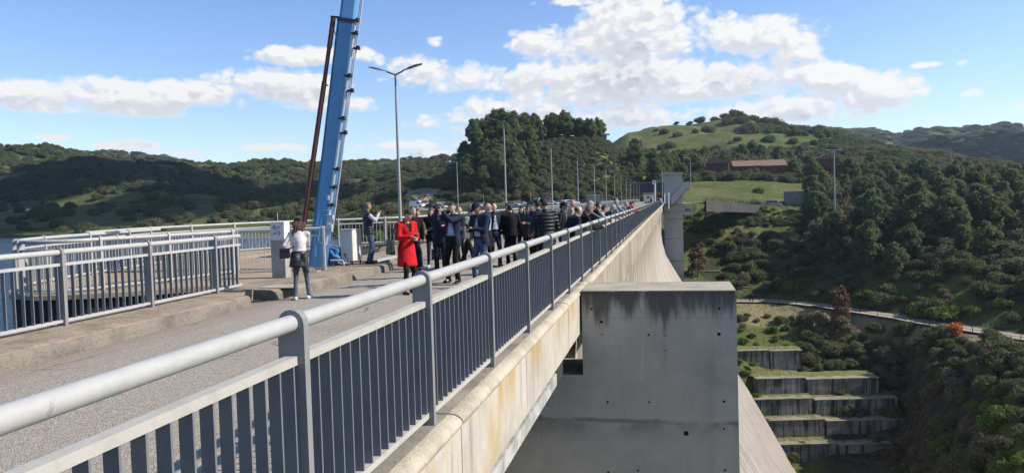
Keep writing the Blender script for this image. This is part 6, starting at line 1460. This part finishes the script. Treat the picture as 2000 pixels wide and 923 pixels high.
# people leaning on the railing
def leaner(px, d, label, face=-72, H=1.70, lean=38, hp=20, X=None, reach=.52, **kw):
    r_ = ray(px, 400)*d; x = X if X is not None else r_[0]; y = r_[1]*(x/r_[0]) if X is not None else r_[1]
    return person(x, y, -.13, face, label, H=H, lean=lean, hp=hp, group='people leaning on the railing', feet=[(-.11,-.24),(.12,-.10)], lh=kw.pop('lh', (-.16, reach, 1.13)), rh=kw.pop('rh', (.12, reach, 1.13)), **kw)
leaner(1107, 16.9, 'balding man in navy jacket with bowed head at the rail, nearest of the leaning row', face=-55, lean=26, hp=30, H=1.70, top='closed', ct='navy2', hair='bald', hc='brown', reach=.40)
leaner(1128, 17.6, 'man with cropped hair and black jacket resting clasped hands on the rail', face=-68, lean=26, hp=24, H=1.70, top='closed', ct='black', hair='short', hc='stub', skin='tan', reach=.55)
x, y, z = pxy(1094, 20.6, -.14); person(x, y, z, -100, 'man in black cap in the second row at the rail', H=1.68, lean=5, hp=10, top='closed', ct='black', hair='cap', hc='black', cols={'cap': 'black'}, skin='tan')
x, y, z = pxy(1114, 24, -.14); person(x, y, z, -80, 'bald man in pale jacket standing behind the leaning row', H=1.74, lean=4, hp=8, top='closed', ct='tan', hair='bald', hc='grey')
leaner(1138, 22, 'grey-haired man in black leather jacket reaching forward over the rail', lean=20, hp=16, H=1.76, top='closed', ct='leather', hair='short', hc='grey', reach=.62)
leaner(1153, 23, 'dark-haired man behind the grey sleeve, looking over the rail', lean=24, hp=14, H=1.74, top='closed', ct='black', hair='short', hc='brown')
leaner(1160, 24, 'dark-haired person in light grey top reaching an arm to the rail', lean=34, hp=22, H=1.66, top='closed', ct='lgrey', hair='short', hc='black', reach=.6)
leaner(1178, 26, 'grey-haired man in dark teal jacket bent low over the rail', lean=36, hp=24, H=1.68, top='closed', ct='teal', hair='short', hc='grey')
leaner(1191, 30, 'grey-haired man in checked shirt leaning on the rail', lean=24, hp=20, H=1.76, top='closed', ct='plaid', hair='short', hc='grey')
leaner(1197, 33, 'man in sunglasses standing tallest at the far part of the rail', lean=12, hp=6, H=1.80, top='closed', ct='plaid', hair='short', hc='dgrey', cols={'glasses': 1})
leaner(1210, 35, 'silver-haired man in pale check leaning farther along the rail', lean=32, hp=24, H=1.68, top='closed', ct='plaid', hair='short', hc='grey')
leaner(1218, 38, 'person in crimson jacket stretched over the rail', lean=42, hp=26, H=1.72, top='closed', ct='crimson', hair='short', hc='black', reach=.7)
leaner(1225, 43, 'second person in crimson leaning just beyond the first', lean=36, hp=26, H=1.70, top='closed', ct='crimson', hair='short', hc='brown')
for i, (px, d, ct, lb) in enumerate(((1263, 175, 'wshirt', 'tiny person in white near the gatehouse, left'), (1267, 178, 'lblue', 'tiny person in pale blue near the gatehouse'), (1271, 165, 'black', 'tiny person in black near the gatehouse'), (1283, 118, 'black', 'distant person in black at the far end of the rail'), (1287, 128, 'navy', 'distant person in navy at the far end of the rail'), (1290, 140, 'wshirt', 'most distant person at the rail, in white'))):
    x, y, z = pxy(px, d, -.14); person(x, y, z, 150+40*i, lb, H=1.70, top='closed', ct=ct, hair='short', hc='brown', group='distant people along the dam')
for px, lb, ct in ((1461.5, 'left of the two walkers on the valley footpath', 'black'), (1467.5, 'right of the two walkers on the valley footpath', 'navy2')):
    k = pxaz(px); r3, r4 = [np.interp(k, AZ, RR[:, i]) for i in (3, 4)]; r_ = r3*.7+r4*.3
    person(math.sin(k)*r_, math.cos(k)*r_, -24.76, 170, lb, H=1.78, top='closed', ct=ct, hair='short', hc='black', group='walkers on the footpath')
finish_people()
cloud((-425, 385, 15), 420, 250, 215, 'flat-bottomed white cloud shading the left hills', 3)
cloud((760, 1150, 60), 640, 480, 330, 'white cloud shading the far right mountain', 8)
# ------------------------------------------------------------------ haze

hm_ = bpy.data.materials.new('haze'); hm_.use_nodes = True; t = NT(hm_.node_tree); t.n.remove(t.n['Principled BSDF'])
pv = t.new('ShaderNodeVolumePrincipled'); pv.inputs['Color'].default_value = (.72,.84,1.0,1); pv.inputs['Density'].default_value = .00009; pv.inputs['Anisotropy'].default_value = .3
t.l.new(pv.outputs[0], t.n['Material Output'].inputs['Volume'])
o = MB().box(-3900, 3900, -3900, 3900, -62.0, 190).build('haze', hm_); tag(o, kind='stuff')
